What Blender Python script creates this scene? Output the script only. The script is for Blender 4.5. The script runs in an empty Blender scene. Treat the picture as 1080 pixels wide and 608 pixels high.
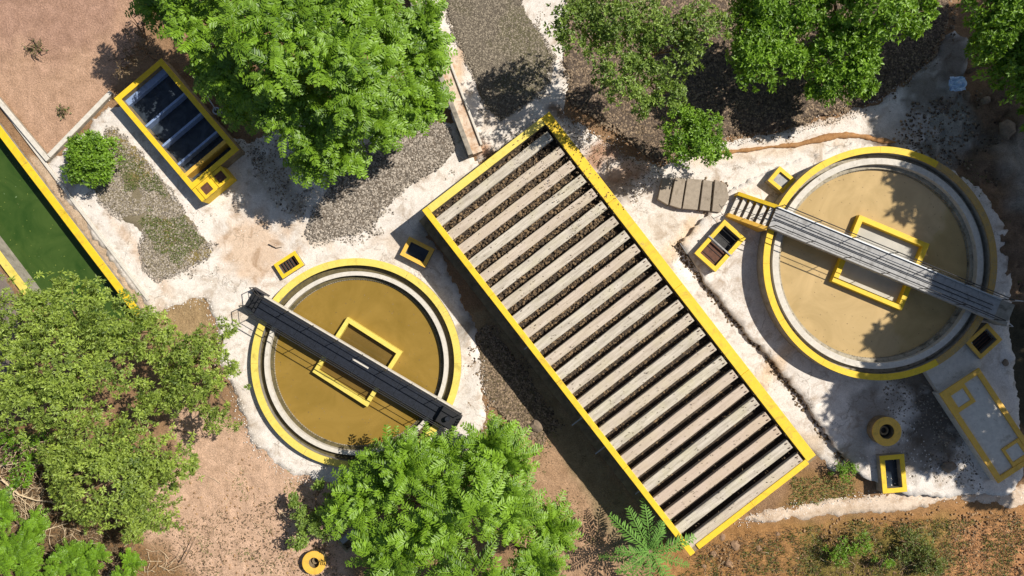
import bpy, math, random
import numpy as np
from mathutils import Vector
from mathutils.geometry import delaunay_2d_cdt
random.seed(7)
RNG = np.random.default_rng(11)
SC = bpy.context.scene
COL = SC.collection
# ------------------------------------------------------------------ camera, sky, sun, exposure
H = 38.0            # drone height above the ground, m
F = 760.0           # focal length in photograph pixels (photo is 1080 wide)
cam = bpy.data.cameras.new('camera'); camo = bpy.data.objects.new('camera', cam); COL.objects.link(camo)
camo.location = (0, 0, H); camo.rotation_euler = (0, 0, 0)
cam.sensor_width = 36; cam.lens = 36 * F / 1080; cam.clip_start = 0.5; cam.clip_end = 2000
SC.camera = camo
SUN_EL = math.radians(50)
SDX, SDY = 0.907, 0.421          # horizontal direction towards the sun
W = bpy.data.worlds.new('World'); SC.world = W; W.use_nodes = True
wn = W.node_tree.nodes; wl = W.node_tree.links
sky = wn.new('ShaderNodeTexSky'); sky.sky_type = 'NISHITA'; sky.sun_disc = False
sky.sun_elevation = SUN_EL; sky.sun_rotation = math.atan2(SDX, SDY)
wl.new(sky.outputs[0], wn['Background'].inputs[0]); wn['Background'].inputs[1].default_value = 0.068
sl = bpy.data.lights.new('sun', 'SUN'); sl.energy = 5.0; sl.angle = math.radians(0.5); sl.color = (1.0, 0.95, 0.87)
so = bpy.data.objects.new('sun', sl); COL.objects.link(so)
so.rotation_euler = Vector((SDX * math.cos(SUN_EL), SDY * math.cos(SUN_EL), math.sin(SUN_EL))).to_track_quat('Z', 'Y').to_euler()
SC.view_settings.view_transform = 'Standard'; SC.view_settings.look = 'None'
SC.view_settings.exposure = 0.18; SC.view_settings.gamma = 1.0; SC.view_settings.use_curve_mapping = False

# ------------------------------------------------------------------ helpers
def P(px, py, z=0.0):
    k = (H - z) / F
    return Vector(((px - 540) * k, (304 - py) * k, z))
def lin(r, g, b, k=1.0):
    f = lambda c: ((c / 255 + 0.055) / 1.055) ** 2.4 if c > 10.3 else c / 255 / 12.92
    return (f(r) * k, f(g) * k, f(b) * k, 1.0)
def hsh(i, j, s):
    v = np.sin(i * 127.1 + j * 311.7 + s * 74.7) * 43758.5453
    return v - np.floor(v)
def vnoise(x, y, s=0):
    i = np.floor(x); j = np.floor(y); fx = x - i; fy = y - j
    fx = fx * fx * (3 - 2 * fx); fy = fy * fy * (3 - 2 * fy)
    return (hsh(i, j, s) * (1 - fx) + hsh(i + 1, j, s) * fx) * (1 - fy) + (hsh(i, j + 1, s) * (1 - fx) + hsh(i + 1, j + 1, s) * fx) * fy
def fbm(x, y, s=0, o=4):
    x = np.asarray(x, float); y = np.asarray(y, float)
    t = 0; a = 0.5; n = 0
    for k in range(o):
        t = t + a * vnoise(x, y, s + k * 3); n += a; x = x * 2.03; y = y * 2.03; a *= 0.5
    return t / n
def sdf(x, y, poly):
    """signed distance, positive inside"""
    x = np.asarray(x, float); y = np.asarray(y, float)
    d = np.full(x.shape, 1e9); ins = np.zeros(x.shape, bool)
    n = len(poly)
    for a in range(n):
        x0, y0 = poly[a]; x1, y1 = poly[(a + 1) % n]
        ex, ey = x1 - x0, y1 - y0
        t = np.clip(((x - x0) * ex + (y - y0) * ey) / (ex * ex + ey * ey + 1e-12), 0, 1)
        d = np.minimum(d, np.hypot(x - x0 - t * ex, y - y0 - t * ey))
        c = ((y0 > y) != (y1 > y)) & (x < (x1 - x0) * (y - y0) / (y1 - y0 + 1e-12) + x0)
        ins ^= c
    return np.where(ins, d, -d)
def sstep(a, b, x):
    t = np.clip((x - a) / (b - a), 0, 1); return t * t * (3 - 2 * t)
def poly_m(pts, z=0.0):
    return [tuple(P(x, y, z)[:2]) for x, y in pts]

ORG = {}
def tag(o, label=None, cat=None, group=None, kind=None):
    if label: o['label'] = label
    if cat: o['category'] = cat
    if group: o['group'] = group
    if kind: o['kind'] = kind
    return o
def link(o, parent=None, origin=None):
    COL.objects.link(o)
    org = Vector(origin) if origin is not None else (ORG[parent] if parent else Vector((0, 0, 0)))
    if parent:
        o.parent = parent; o.location = org - ORG[parent]
    else:
        o.location = org
    ORG[o] = Vector(org)
    return o
def thing(name, loc, label, cat, group=None):
    e = bpy.data.objects.new(name, None); e.empty_display_size = 0.2
    link(e, None, loc); return tag(e, label, cat, group)
def mesh_np(name, V, Fc, mat, parent=None, origin=None, attr=None, col=None, smooth=False, mats=None, fmat=None):
    """V (n,3) world coordinates, Fc (m,k) faces"""
    org = Vector(origin) if origin is not None else (ORG[parent] if parent else Vector((0, 0, 0)))
    me = bpy.data.meshes.new(name)
    V = np.asarray(V, np.float32) - np.array(org[:], np.float32)
    if isinstance(Fc, np.ndarray):
        k = Fc.shape[1]; m = Fc.shape[0]
        me.vertices.add(len(V)); me.vertices.foreach_set('co', V.ravel())
        me.loops.add(m * k); me.loops.foreach_set('vertex_index', Fc.astype(np.int32).ravel())
        me.polygons.add(m); me.polygons.foreach_set('loop_start', np.arange(0, m * k, k, dtype=np.int32))
        me.polygons.foreach_set('loop_total', np.full(m, k, np.int32))
        me.update(calc_edges=True)
    else:
        me.from_pydata([tuple(map(float, v)) for v in V], [], Fc)
    for mm in (mats or [mat]): me.materials.append(mm)
    if fmat is not None: me.polygons.foreach_set('material_index', np.asarray(fmat, np.int32))
    if smooth: me.polygons.foreach_set('use_smooth', np.ones(len(me.polygons), bool))
    if attr is not None:
        a = me.attributes.new('var', 'FLOAT', 'POINT'); a.data.foreach_set('value', np.asarray(attr, np.float32))
    if col is not None:
        a = me.color_attributes.new('Col', 'FLOAT_COLOR', 'POINT'); a.data.foreach_set('color', np.asarray(col, np.float32).ravel())
    me.validate()
    o = bpy.data.objects.new(name, me)
    return link(o, parent, org)

class MB:
    def __init__(s): s.v = []; s.f = []
    def add(s, vs, fs):
        b = len(s.v); s.v += [tuple(v) for v in vs]; s.f += [tuple(b + i for i in f) for f in fs]; return s
    def prism(s, pts, z0, z1):
        n = len(pts)
        s.add([(x, y, z0) for x, y in pts] + [(x, y, z1) for x, y in pts],
              [tuple(range(n - 1, -1, -1)), tuple(range(n, 2 * n))] + [(i, (i + 1) % n, n + (i + 1) % n, n + i) for i in range(n)])
        return s
    def frame(s, outer, inner, z0, z1):
        n = len(outer)
        vs = [(x, y, z) for z in (z0, z1) for q in (outer, inner) for x, y in q]
        O0, I0, O1, I1 = 0, n, 2 * n, 3 * n; fs = []
        for i in range(n):
            j = (i + 1) % n
            fs += [(O1 + i, O1 + j, I1 + j, I1 + i), (O0 + i, I0 + i, I0 + j, O0 + j), (O0 + i, O0 + j, O1 + j, O1 + i), (I0 + j, I0 + i, I1 + i, I1 + j)]
        s.add(vs, fs); return s
    def tube(s, pts, rad, n=6, cap=True):
        pts = [Vector(p) for p in pts]
        if not hasattr(rad, '__len__'): rad = [rad] * len(pts)
        b = len(s.v); up = Vector((0.13, 0.21, 1))
        for i, p in enumerate(pts):
            d = (pts[min(i + 1, len(pts) - 1)] - pts[max(i - 1, 0)]).normalized()
            a = d.cross(up)
            if a.length < 0.05: a = d.cross(Vector((1, 0, 0)))
            a.normalize(); c = d.cross(a)
            for k in range(n):
                t = 2 * math.pi * k / n
                s.v.append(tuple(p + (a * math.cos(t) + c * math.sin(t)) * rad[i]))
        for i in range(len(pts) - 1):
            for k in range(n):
                s.f.append((b + i * n + k, b + i * n + (k + 1) % n, b + (i + 1) * n + (k + 1) % n, b + (i + 1) * n + k))
        if cap:
            s.f.append(tuple(b + k for k in range(n - 1, -1, -1))); s.f.append(tuple(b + (len(pts) - 1) * n + k for k in range(n)))
        return s
    def build(s, name, mat, parent=None, origin=None, bevel=0, smooth=False):
        org = Vector(origin) if origin is not None else (ORG[parent] if parent else Vector((0, 0, 0)))
        me = bpy.data.meshes.new(name)
        me.from_pydata([tuple(Vector(v) - org) for v in s.v], [], s.f); me.materials.append(mat)
        if smooth: me.polygons.foreach_set('use_smooth', np.ones(len(me.polygons), bool))
        o = bpy.data.objects.new(name, me); link(o, parent, org)
        if bevel:
            m = o.modifiers.new('bevel', 'BEVEL'); m.width = bevel; m.segments = 2; m.limit_method = 'ANGLE'
        return o

class FR:
    """local rectangular frame on the ground: origin (x,y) m, u axis angle"""
    def __init__(s, x, y, ang): s.x, s.y = x, y; s.c, s.s = math.cos(ang), math.sin(ang); s.ang = ang
    def p(s, u, v): return (s.x + u * s.c - v * s.s, s.y + u * s.s + v * s.c)
    def P3(s, u, v, z): a = s.p(u, v); return Vector((a[0], a[1], z))
    def rect(s, u0, u1, v0, v1): return [s.p(u0, v0), s.p(u1, v0), s.p(u1, v1), s.p(u0, v1)]
def wob(m, amp=0.006):
    m.v = [(x + random.uniform(-amp, amp), y + random.uniform(-amp, amp), z + random.uniform(-amp, amp)) for x, y, z in m.v]; return m
def circ(cx, cy, r, n=128): return [(cx + r * math.cos(2 * math.pi * i / n), cy + r * math.sin(2 * math.pi * i / n)) for i in range(n)]

# ------------------------------------------------------------------ materials
def mat_new(name):
    m = bpy.data.materials.new(name); m.use_nodes = True
    nt = m.node_tree; return m, nt, nt.nodes['Principled BSDF']
def nnoise(nt, scale, detail=4, rough=0.6, co=None, dist=0):
    n = nt.nodes.new('ShaderNodeTexNoise'); n.inputs['Scale'].default_value = scale; n.inputs['Detail'].default_value = detail
    n.inputs['Roughness'].default_value = rough; n.inputs['Distortion'].default_value = dist
    if co is not None: nt.links.new(co, n.inputs['Vector'])
    return n.outputs['Fac']
def nramp(nt, fac, a, b, ca=(0, 0, 0, 1), cb=(1, 1, 1, 1)):
    r = nt.nodes.new('ShaderNodeValToRGB'); r.color_ramp.elements[0].position = a; r.color_ramp.elements[1].position = b
    r.color_ramp.elements[0].color = ca; r.color_ramp.elements[1].color = cb; nt.links.new(fac, r.inputs[0]); return r.outputs[0]
def nmix(nt, fac, a, b, mode='MIX'):
    m = nt.nodes.new('ShaderNodeMix'); m.data_type = 'RGBA'; m.blend_type = mode
    for s, v in ((m.inputs[0], fac), (m.inputs[6], a), (m.inputs[7], b)):
        if isinstance(v, (int, float)): s.default_value = v
        elif isinstance(v, tuple): s.default_value = v
        else: nt.links.new(v, s)
    return m.outputs[2]
def nmath(nt, op, a, b=0.0):
    m = nt.nodes.new('ShaderNodeMath'); m.operation = op
    for s, v in ((m.inputs[0], a), (m.inputs[1], b)):
        if isinstance(v, (int, float)): s.default_value = v
        else: nt.links.new(v, s)
    return m.outputs[0]
def geo_pos(nt):
    g = nt.nodes.new('ShaderNodeNewGeometry'); return g.outputs['Position']
def nbump(nt, b, h, dist, strength=1.0):
    n = nt.nodes.new('ShaderNodeBump'); n.inputs['Distance'].default_value = dist; n.inputs['Strength'].default_value = strength
    nt.links.new(h, n.inputs['Height']); nt.links.new(n.outputs[0], b.inputs['Normal'])
def nattr(nt, name):
    a = nt.nodes.new('ShaderNodeAttribute'); a.attribute_name = name; return a
def simple(name, c, rough=0.8, var=0.25, scale=6, bump=0.01, bscale=40, metal=0.0, dark=None, darkpos=(0.55, 0.75), objvar=0.0):
    m, nt, b = mat_new(name); co = geo_pos(nt)
    n1 = nnoise(nt, scale, 6, 0.65, co)
    k0 = tuple(x * (1 - var) for x in c[:3]) + (1,); k1 = tuple(min(1, x * (1 + var)) for x in c[:3]) + (1,)
    cc = nramp(nt, n1, 0.3, 0.7, k0, k1)
    if dark is not None:
        cc = nmix(nt, nramp(nt, nnoise(nt, scale * 0.45, 8, 0.7, co, 0.5), darkpos[0], darkpos[1]), cc, dark)
    if objvar:
        oi = nt.nodes.new('ShaderNodeObjectInfo')
        cc = nmix(nt, 1.0, cc, nramp(nt, oi.outputs['Random'], 0, 1, (1 - objvar,) * 3 + (1,), (1, 1, 1, 1)), 'MULTIPLY')
    nt.links.new(cc, b.inputs['Base Color']); b.inputs['Roughness'].default_value = rough; b.inputs['Metallic'].default_value = metal
    if bump: nbump(nt, b, nnoise(nt, bscale, 4, 0.7, co), bump)
    return m
def mat_painted_ground(name, fine=18, contrast=0.35, bump=0.03, bscale=14, speck=None, blot=None, big=((0.84, 0.82, 0.8, 1), (1.08, 1.08, 1.08, 1))):
    """albedo zones come from the Col attribute, grain from noise"""
    m, nt, b = mat_new(name); co = geo_pos(nt)
    a = nattr(nt, 'Col')
    n1 = nnoise(nt, fine, 7, 0.75, co); n2 = nnoise(nt, 1.6, 6, 0.7, co, 0.4)
    k = nmix(nt, 1.0, nramp(nt, n1, 0.28, 0.72, (1 - contrast,) * 3 + (1,), (1 + contrast * 0.6,) * 3 + (1,)),
             nramp(nt, n2, 0.3, 0.72, big[0], big[1]), 'MULTIPLY')
    cc = nmix(nt, 1.0, a.outputs['Color'], k, 'MULTIPLY')
    if blot:
        f1 = nramp(nt, nnoise(nt, 1.1, 9, 0.72, co, 0.6), 0.50, 0.66, (0, 0, 0, 1), (0.8, 0.8, 0.8, 1))
        cc = nmix(nt, f1, cc, nmix(nt, 1.0, a.outputs['Color'], blot, 'MULTIPLY'))
        f2 = nramp(nt, nnoise(nt, 7, 8, 0.8, co), 0.60, 0.66, (0, 0, 0, 1), (0.55, 0.55, 0.55, 1))
        cc = nmix(nt, f2, cc, nmix(nt, 1.0, a.outputs['Color'], lin(150, 138, 124), 'MULTIPLY'))
        wv = nt.nodes.new('ShaderNodeVectorMath'); wv.operation = 'ADD'; nz = nt.nodes.new('ShaderNodeTexNoise'); nz.inputs['Scale'].default_value = 2.2; nz.inputs['Detail'].default_value = 6
        nt.links.new(co, nz.inputs['Vector']); nt.links.new(co, wv.inputs[0]); nt.links.new(nz.outputs['Color'], wv.inputs[1])
        vo = nt.nodes.new('ShaderNodeTexVoronoi'); vo.feature = 'DISTANCE_TO_EDGE'; vo.inputs['Scale'].default_value = 0.45; nt.links.new(wv.outputs[0], vo.inputs['Vector'])
        ck = nmath(nt, 'MULTIPLY', nramp(nt, vo.outputs['Distance'], 0.002, 0.012, (0.6, 0.6, 0.6, 1), (0, 0, 0, 1)), nramp(nt, nnoise(nt, 0.5, 3, 0.5, co), 0.48, 0.56))
        cc = nmix(nt, ck, cc, lin(120, 106, 90))
    if speck:
        vo = nt.nodes.new('ShaderNodeTexVoronoi'); vo.inputs['Scale'].default_value = speck[0]; nt.links.new(co, vo.inputs['Vector'])
        cc = nmix(nt, nmath(nt, 'MULTIPLY', nramp(nt, vo.outputs['Distance'], 0.05, 0.3, (1, 1, 1, 1), (0, 0, 0, 1)), nramp(nt, n2, 0.45, 0.6)), cc, speck[1])
    nt.links.new(cc, b.inputs['Base Color']); b.inputs['Roughness'].default_value = 0.92
    b.inputs['Specular IOR Level'].default_value = 0.2
    h = nmath(nt, 'ADD', nnoise(nt, bscale, 8, 0.75, co), nmath(nt, 'MULTIPLY', nnoise(nt, bscale * 3.7, 4, 0.7, co), 0.4))
    nbump(nt, b, h, bump); return m
def mat_leaf(name, cd, cl, trans=0.35, rough=0.45):
    m, nt, b = mat_new(name)
    a = nattr(nt, 'var'); c = nramp(nt, a.outputs['Fac'], 0.0, 1.0, cd, cl)
    nt.links.new(c, b.inputs['Base Color']); b.inputs['Roughness'].default_value = rough
    t = nt.nodes.new('ShaderNodeBsdfTranslucent')
    nt.links.new(nmix(nt, 1.0, c, (1.0, 1.0, 0.45, 1), 'MULTIPLY'), t.inputs[0])
    ms = nt.nodes.new('ShaderNodeMixShader'); ms.inputs[0].default_value = trans
    nt.links.new(b.outputs[0], ms.inputs[1]); nt.links.new(t.outputs[0], ms.inputs[2])
    nt.links.new(ms.outputs[0], nt.nodes['Material Output'].inputs['Surface']); return m
def mat_yellow(name, c, wear=0.6):
    m, nt, b = mat_new(name); co = geo_pos(nt)
    n1 = nnoise(nt, 3.0, 8, 0.7, co, 0.3); n2 = nnoise(nt, 22, 6, 0.75, co)
    base = nramp(nt, n1, 0.3, 0.72, tuple(x * 0.86 for x in c[:3]) + (1,), (min(1, c[0] * 1.08), min(1, c[1] * 1.08), c[2] * 1.6, 1))
    base = nmix(nt, nramp(nt, nmath(nt, 'ADD', nmath(nt, 'MULTIPLY', n2, 0.6), nmath(nt, 'MULTIPLY', n1, 0.4)), wear, wear + 0.06), base, lin(150, 130, 90))
    base = nmix(nt, nramp(nt, nnoise(nt, 1.3, 10, 0.78, co, 1.2), 0.52, 0.72, (0, 0, 0, 1), (0.75, 0.75, 0.75, 1)), base, nmix(nt, 0.55, tuple(x * 0.55 for x in c[:3]) + (1,), lin(120, 104, 70)))
    nt.links.new(base, b.inputs['Base Color']); b.inputs['Roughness'].default_value = 0.62
    nbump(nt, b, n2, 0.006); return m

M = {}
M['ground'] = mat_painted_ground('ground_dirt', 16, 0.5, 0.09, 9, big=((0.78, 0.74, 0.67, 1), (1.26, 1.24, 1.2, 1)))
M['bank'] = M['ground']
M['apron'] = mat_painted_ground('cement_screed', 17, 0.3, 0.022, 11, blot=lin(186, 170, 152))
M['gravelbed'] = mat_painted_ground('gravel_bed', 34, 0.6, 0.06, 26)
M['yellow'] = mat_yellow('yellow_paint', (0.82, 0.54, 0.012, 1), 0.565)
M['yellow_pale'] = mat_yellow('faded_yellow_paint', (0.76, 0.60, 0.09, 1), 0.57)
M['yellow_old'] = mat_yellow('old_yellow_paint', (0.84, 0.48, 0.05, 1), 0.56)
M['yellow_shade_worn'] = mat_yellow('shaded_worn_yellow_paint', (0.50, 0.30, 0.06, 1), 0.50)  # tree shade on the larger tank's right rim put into the paint, with wear
M['concrete'] = simple('concrete_grey', lin(150, 142, 128), 0.9, 0.3, 3, 0.01, 30, dark=lin(70, 62, 50))
M['concrete_dark'] = simple('mossy_concrete', lin(140, 122, 94), 0.9, 0.4, 3, 0.02, 25, dark=lin(90, 86, 58))
M['concrete_white'] = simple('pale_concrete', lin(206, 198, 184), 0.85, 0.14, 5, 0.01, 40, dark=lin(150, 138, 115), darkpos=(0.58, 0.72))
M['launder'] = simple('launder_concrete', lin(165, 155, 135), 0.85, 0.25, 6, 0.01, 40, dark=lin(85, 78, 55), darkpos=(0.5, 0.68))
M['launder_dark'] = simple('wet_launder', lin(95, 84, 52), 0.6, 0.3, 6, 0.01, 40, dark=lin(50, 52, 26), darkpos=(0.5, 0.68))
M['steel_dark'] = simple('dark_painted_steel', (0.011, 0.014, 0.022, 1), 0.5, 0.5, 9, 0.004, 60)
M['steel_black'] = simple('black_steel', (0.018, 0.018, 0.02, 1), 0.5, 0.3, 9, 0)
M['galv'] = simple('galvanised_steel', lin(175, 178, 180), 0.5, 0.15, 9, 0, metal=0.3)
M['deck_grey'] = simple('grey_deck', lin(160, 158, 155), 0.7, 0.15, 7, 0.004, 50, dark=lin(115, 112, 108), darkpos=(0.5, 0.7))
M['bark'] = simple('bark', lin(120, 98, 76), 0.9, 0.4, 8, 0.02, 30)
M['deadwood'] = simple('dead_wood', lin(205, 182, 148), 0.9, 0.35, 8, 0.01, 30)
M['rock'] = simple('rock', lin(140, 122, 102), 0.9, 0.35, 5, 0.02, 20, objvar=0.3)
M['slab'] = simple('old_slab_concrete', lin(160, 146, 128), 0.9, 0.16, 5, 0.01, 40, dark=lin(112, 98, 80), objvar=0.15)
M['rust'] = simple('rusty_steel', lin(92, 58, 40), 0.8, 0.4, 7, 0.005, 50)
M['tarp'] = simple('blue_white_sheet', lin(190, 215, 245), 0.5, 0.2, 4, 0.01, 20)
M['asphalt'] = simple('asphalt', lin(118, 106, 96), 0.95, 0.2, 20, 0.02, 60)
M['darkwater'] = None
def mat_beam():
    m, nt, b = mat_new('weathered_beam_concrete')
    tc = nt.nodes.new('ShaderNodeTexCoord'); oi = nt.nodes.new('ShaderNodeObjectInfo')
    add = nt.nodes.new('ShaderNodeVectorMath'); add.operation = 'ADD'
    sc = nt.nodes.new('ShaderNodeVectorMath'); sc.operation = 'SCALE'; sc.inputs[0].default_value = (37, 91, 13); nt.links.new(oi.outputs['Random'], sc.inputs['Scale'])
    nt.links.new(tc.outputs['Object'], add.inputs[0]); nt.links.new(sc.outputs[0], add.inputs[1])
    mp = nt.nodes.new('ShaderNodeMapping'); mp.inputs['Scale'].default_value = (0.5, 5, 5); nt.links.new(add.outputs[0], mp.inputs['Vector'])
    n1 = nnoise(nt, 1.6, 8, 0.7, mp.outputs[0]); n2 = nnoise(nt, 14, 6, 0.7, add.outputs[0]); n3 = nnoise(nt, 1.1, 4, 0.6, add.outputs[0])
    c = nramp(nt, n1, 0.3, 0.7, lin(152, 141, 124), lin(214, 203, 186))
    c = nmix(nt, nramp(nt, n3, 0.45, 0.72, (0, 0, 0, 1), (0.4, 0.4, 0.4, 1)), c, lin(188, 180, 138))
    c = nmix(nt, nmath(nt, 'MULTIPLY', nramp(nt, oi.outputs['Random'], 0.45, 1.0, (0, 0, 0, 1), (0.7, 0.7, 0.7, 1)), 1.0), c, lin(190, 164, 142))
    mp2 = nt.nodes.new('ShaderNodeMapping'); mp2.inputs['Scale'].default_value = (3, 9, 5); nt.links.new(add.outputs[0], mp2.inputs['Vector'])
    spots = nramp(nt, nnoise(nt, 1.3, 3, 0.5, mp2.outputs[0]), 0.66, 0.70)
    c = nmix(nt, nmath(nt, 'MULTIPLY', spots, 0.8), c, lin(96, 84, 62))
    c = nmix(nt, nramp(nt, n2, 0.55, 0.75, (0, 0, 0, 1), (0.4, 0.4, 0.4, 1)), c, lin(140, 126, 104))
    nt.links.new(c, b.inputs['Base Color']); b.inputs['Roughness'].default_value = 0.9; nbump(nt, b, n2, 0.015); return m
M['beam'] = mat_beam()
def mat_water(name, c, c2, rough=0.06, scale=0.35, spec=0.5, wave=0.004, specks=None):
    m, nt, b = mat_new(name); co = geo_pos(nt)
    n = nnoise(nt, scale, 6, 0.6, co, 1.6)
    cc = nramp(nt, n, 0.32, 0.68, tuple(x * 0.93 for x in c[:3]) + (1,), tuple(x * 1.03 for x in c2[:3]) + (1,))
    cc = nmix(nt, nramp(nt, nnoise(nt, scale * 18, 5, 0.7, co), 0.62, 0.85, (0, 0, 0, 1), (0.12, 0.12, 0.12, 1)), cc, tuple(x * 1.5 for x in c2[:3]) + (1,))
    if specks: cc = nmix(nt, nramp(nt, nnoise(nt, 5.0, 3, 0.5, co), 0.73, 0.745), cc, specks)
    nt.links.new(cc, b.inputs['Base Color']); b.inputs['Roughness'].default_value = rough; b.inputs['IOR'].default_value = 1.33
    b.inputs['Specular IOR Level'].default_value = spec
    nbump(nt, b, nnoise(nt, 5, 3, 0.6, co), wave); return m
M['mud_olive'] = mat_water('olive_brown_water', lin(134, 108, 46), lin(146, 118, 56))
M['mud_inner'] = mat_water('dark_olive_water', lin(104, 84, 40), lin(116, 92, 46))
M['mud_tan'] = mat_water('tan_muddy_water', lin(178, 152, 104), lin(194, 166, 118), 0.04, 0.35, 0.8, 0.002)
M['scum'] = mat_water('pale_scum_water', lin(176, 172, 160), lin(196, 190, 178), 0.2)
M['green_water'] = mat_water('green_canal_water', (0.028, 0.066, 0.012, 1), (0.055, 0.095, 0.02, 1), 0.1, 0.5, 0.5, 0.004, specks=lin(110, 130, 90))
M['black_water'] = mat_water('dark_tank_water', (0.022, 0.03, 0.042, 1), (0.06, 0.075, 0.092, 1), 0.05, 1.2)
M['chamber_dark'] = simple('dark_chamber_floor', (0.03, 0.028, 0.026, 1), 0.7, 0.6, 12, 0.02, 30)
M['media_soil'] = simple('dark_brown_media', (0.055, 0.038, 0.024, 1), 0.9, 0.5, 12, 0.03, 30)
M['blue_wall'] = simple('blue_grey_wall', lin(130, 150, 184), 0.7, 0.2, 6, 0.005, 40)
L = {}
L['bright'] = mat_leaf('leaf_bright', (0.055, 0.14, 0.012, 1), (0.34, 0.56, 0.05, 1), 0.38)
L['frond'] = mat_leaf('leaflet_bright', (0.022, 0.075, 0.006, 1), (0.29, 0.49, 0.032, 1), 0.3)
L['mid'] = mat_leaf('leaf_mid', (0.05, 0.11, 0.016, 1), (0.36, 0.50, 0.09, 1), 0.36)
L['olive'] = mat_leaf('leaf_olive', (0.04, 0.09, 0.012, 1), (0.47, 0.60, 0.10, 1), 0.34)
L['dry'] = mat_leaf('leaf_dry', (0.09, 0.055, 0.03, 1), (0.28, 0.2, 0.11, 1), 0.1, 0.8)
L['bush'] = mat_leaf('leaf_bush', (0.04, 0.10, 0.008, 1), (0.27, 0.48, 0.03, 1), 0.34)
L['weed'] = mat_leaf('leaf_weed', (0.07, 0.1, 0.02, 1), (0.24, 0.3, 0.06, 1), 0.3)
L['palm'] = mat_leaf('leaf_palm', (0.03, 0.12, 0.012, 1), (0.20, 0.40, 0.06, 1), 0.25, 0.7)

# ------------------------------------------------------------------ leaves, stones, trees (vectorised)
def norm(a): return a / (np.linalg.norm(a, axis=-1, keepdims=True) + 1e-9)
def leaf_quads(c, d, n, l, w, fold=0.25):
    """folded diamond leaves: base c, direction d, normal n"""
    s = norm(np.cross(d, n)); n = norm(np.cross(s, d))
    l = l[:, None]; w = w[:, None]
    a = c; t = c + d * l - n * l * 0.12; mid = c + d * l * 0.48
    V = np.stack([a, mid + s * w * 0.5 + n * w * fold, t, mid - s * w * 0.5 + n * w * fold], 1)
    N = len(c); b = (np.arange(N) * 4)[:, None]
    Fc = np.concatenate([b + np.array([0, 1, 2]), b + np.array([0, 2, 3])], 0)
    return V.reshape(-1, 3), Fc
def rand_dirs(n, up=0.0):
    v = RNG.normal(size=(n, 3)); v[:, 2] += up; return norm(v)
def on_lobe(n, c, r, rz, low=-0.35):
    """points on the (mostly upper) surface of an ellipsoid with outward normals"""
    v = rand_dirs(int(n * 1.9) + 8, 0.35); v = v[v[:, 2] > low][:n]
    k = (RNG.uniform(0.72, 1.05, len(v)) + (RNG.uniform(0, 1, len(v)) < 0.12) * RNG.uniform(0.08, 0.3, len(v)))[:, None]
    return np.array(c) + v * k * np.array([r, r, rz]), norm(v * np.array([1, 1, r / rz]))
def crown_points(lobes, dens, sub=0.36, rper=9, low=-0.3):
    """two-level clumps: lobe > sub clump > rosette points"""
    ps, ns, vs = [], [], []
    for (c, r, rz) in lobes:
        k = max(4, int(dens * r * r))
        a, na = on_lobe(k, c, r * 0.86, rz * 0.86, low)
        rs = r * sub * RNG.uniform(0.6, 1.25, len(a)) if r * sub < 0.75 else 0.75 * RNG.uniform(0.5, 1.2, len(a))
        for i in range(len(a)):
            p, n = on_lobe(rper, a[i], rs[i], rs[i] * 0.75, -0.2)
            ps.append(p); ns.append(norm(n * 0.75 + na[i] * 0.5)); vs.append(np.full(len(p), RNG.uniform(0, 1)))
    return np.concatenate(ps), np.concatenate(ns), np.concatenate(vs)
def leafy(p, n, v, k, ll, lw, spread=0.9):
    """k leaves round each rosette point"""
    N = len(p)
    c = np.repeat(p, k, 0); nn = np.repeat(n, k, 0); vv = np.repeat(v, k)
    d = norm(nn * RNG.uniform(0.05, 0.6, (N * k, 1)) + rand_dirs(N * k) * spread)
    l = ll * RNG.uniform(0.6, 1.25, N * k); w = lw * RNG.uniform(0.7, 1.2, N * k)
    c = c + d * 0.03
    up = norm(nn + rand_dirs(N * k) * 0.35 + np.array([0, 0, 0.5]))
    V, Fc = leaf_quads(c, d, up, l, w)
    var = np.clip(vv * 0.3 + np.repeat(RNG.uniform(0, 0.45, N), k) + RNG.uniform(0, 0.35, N * k), 0, 1)
    return V, Fc, np.repeat(var, 4)
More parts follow.
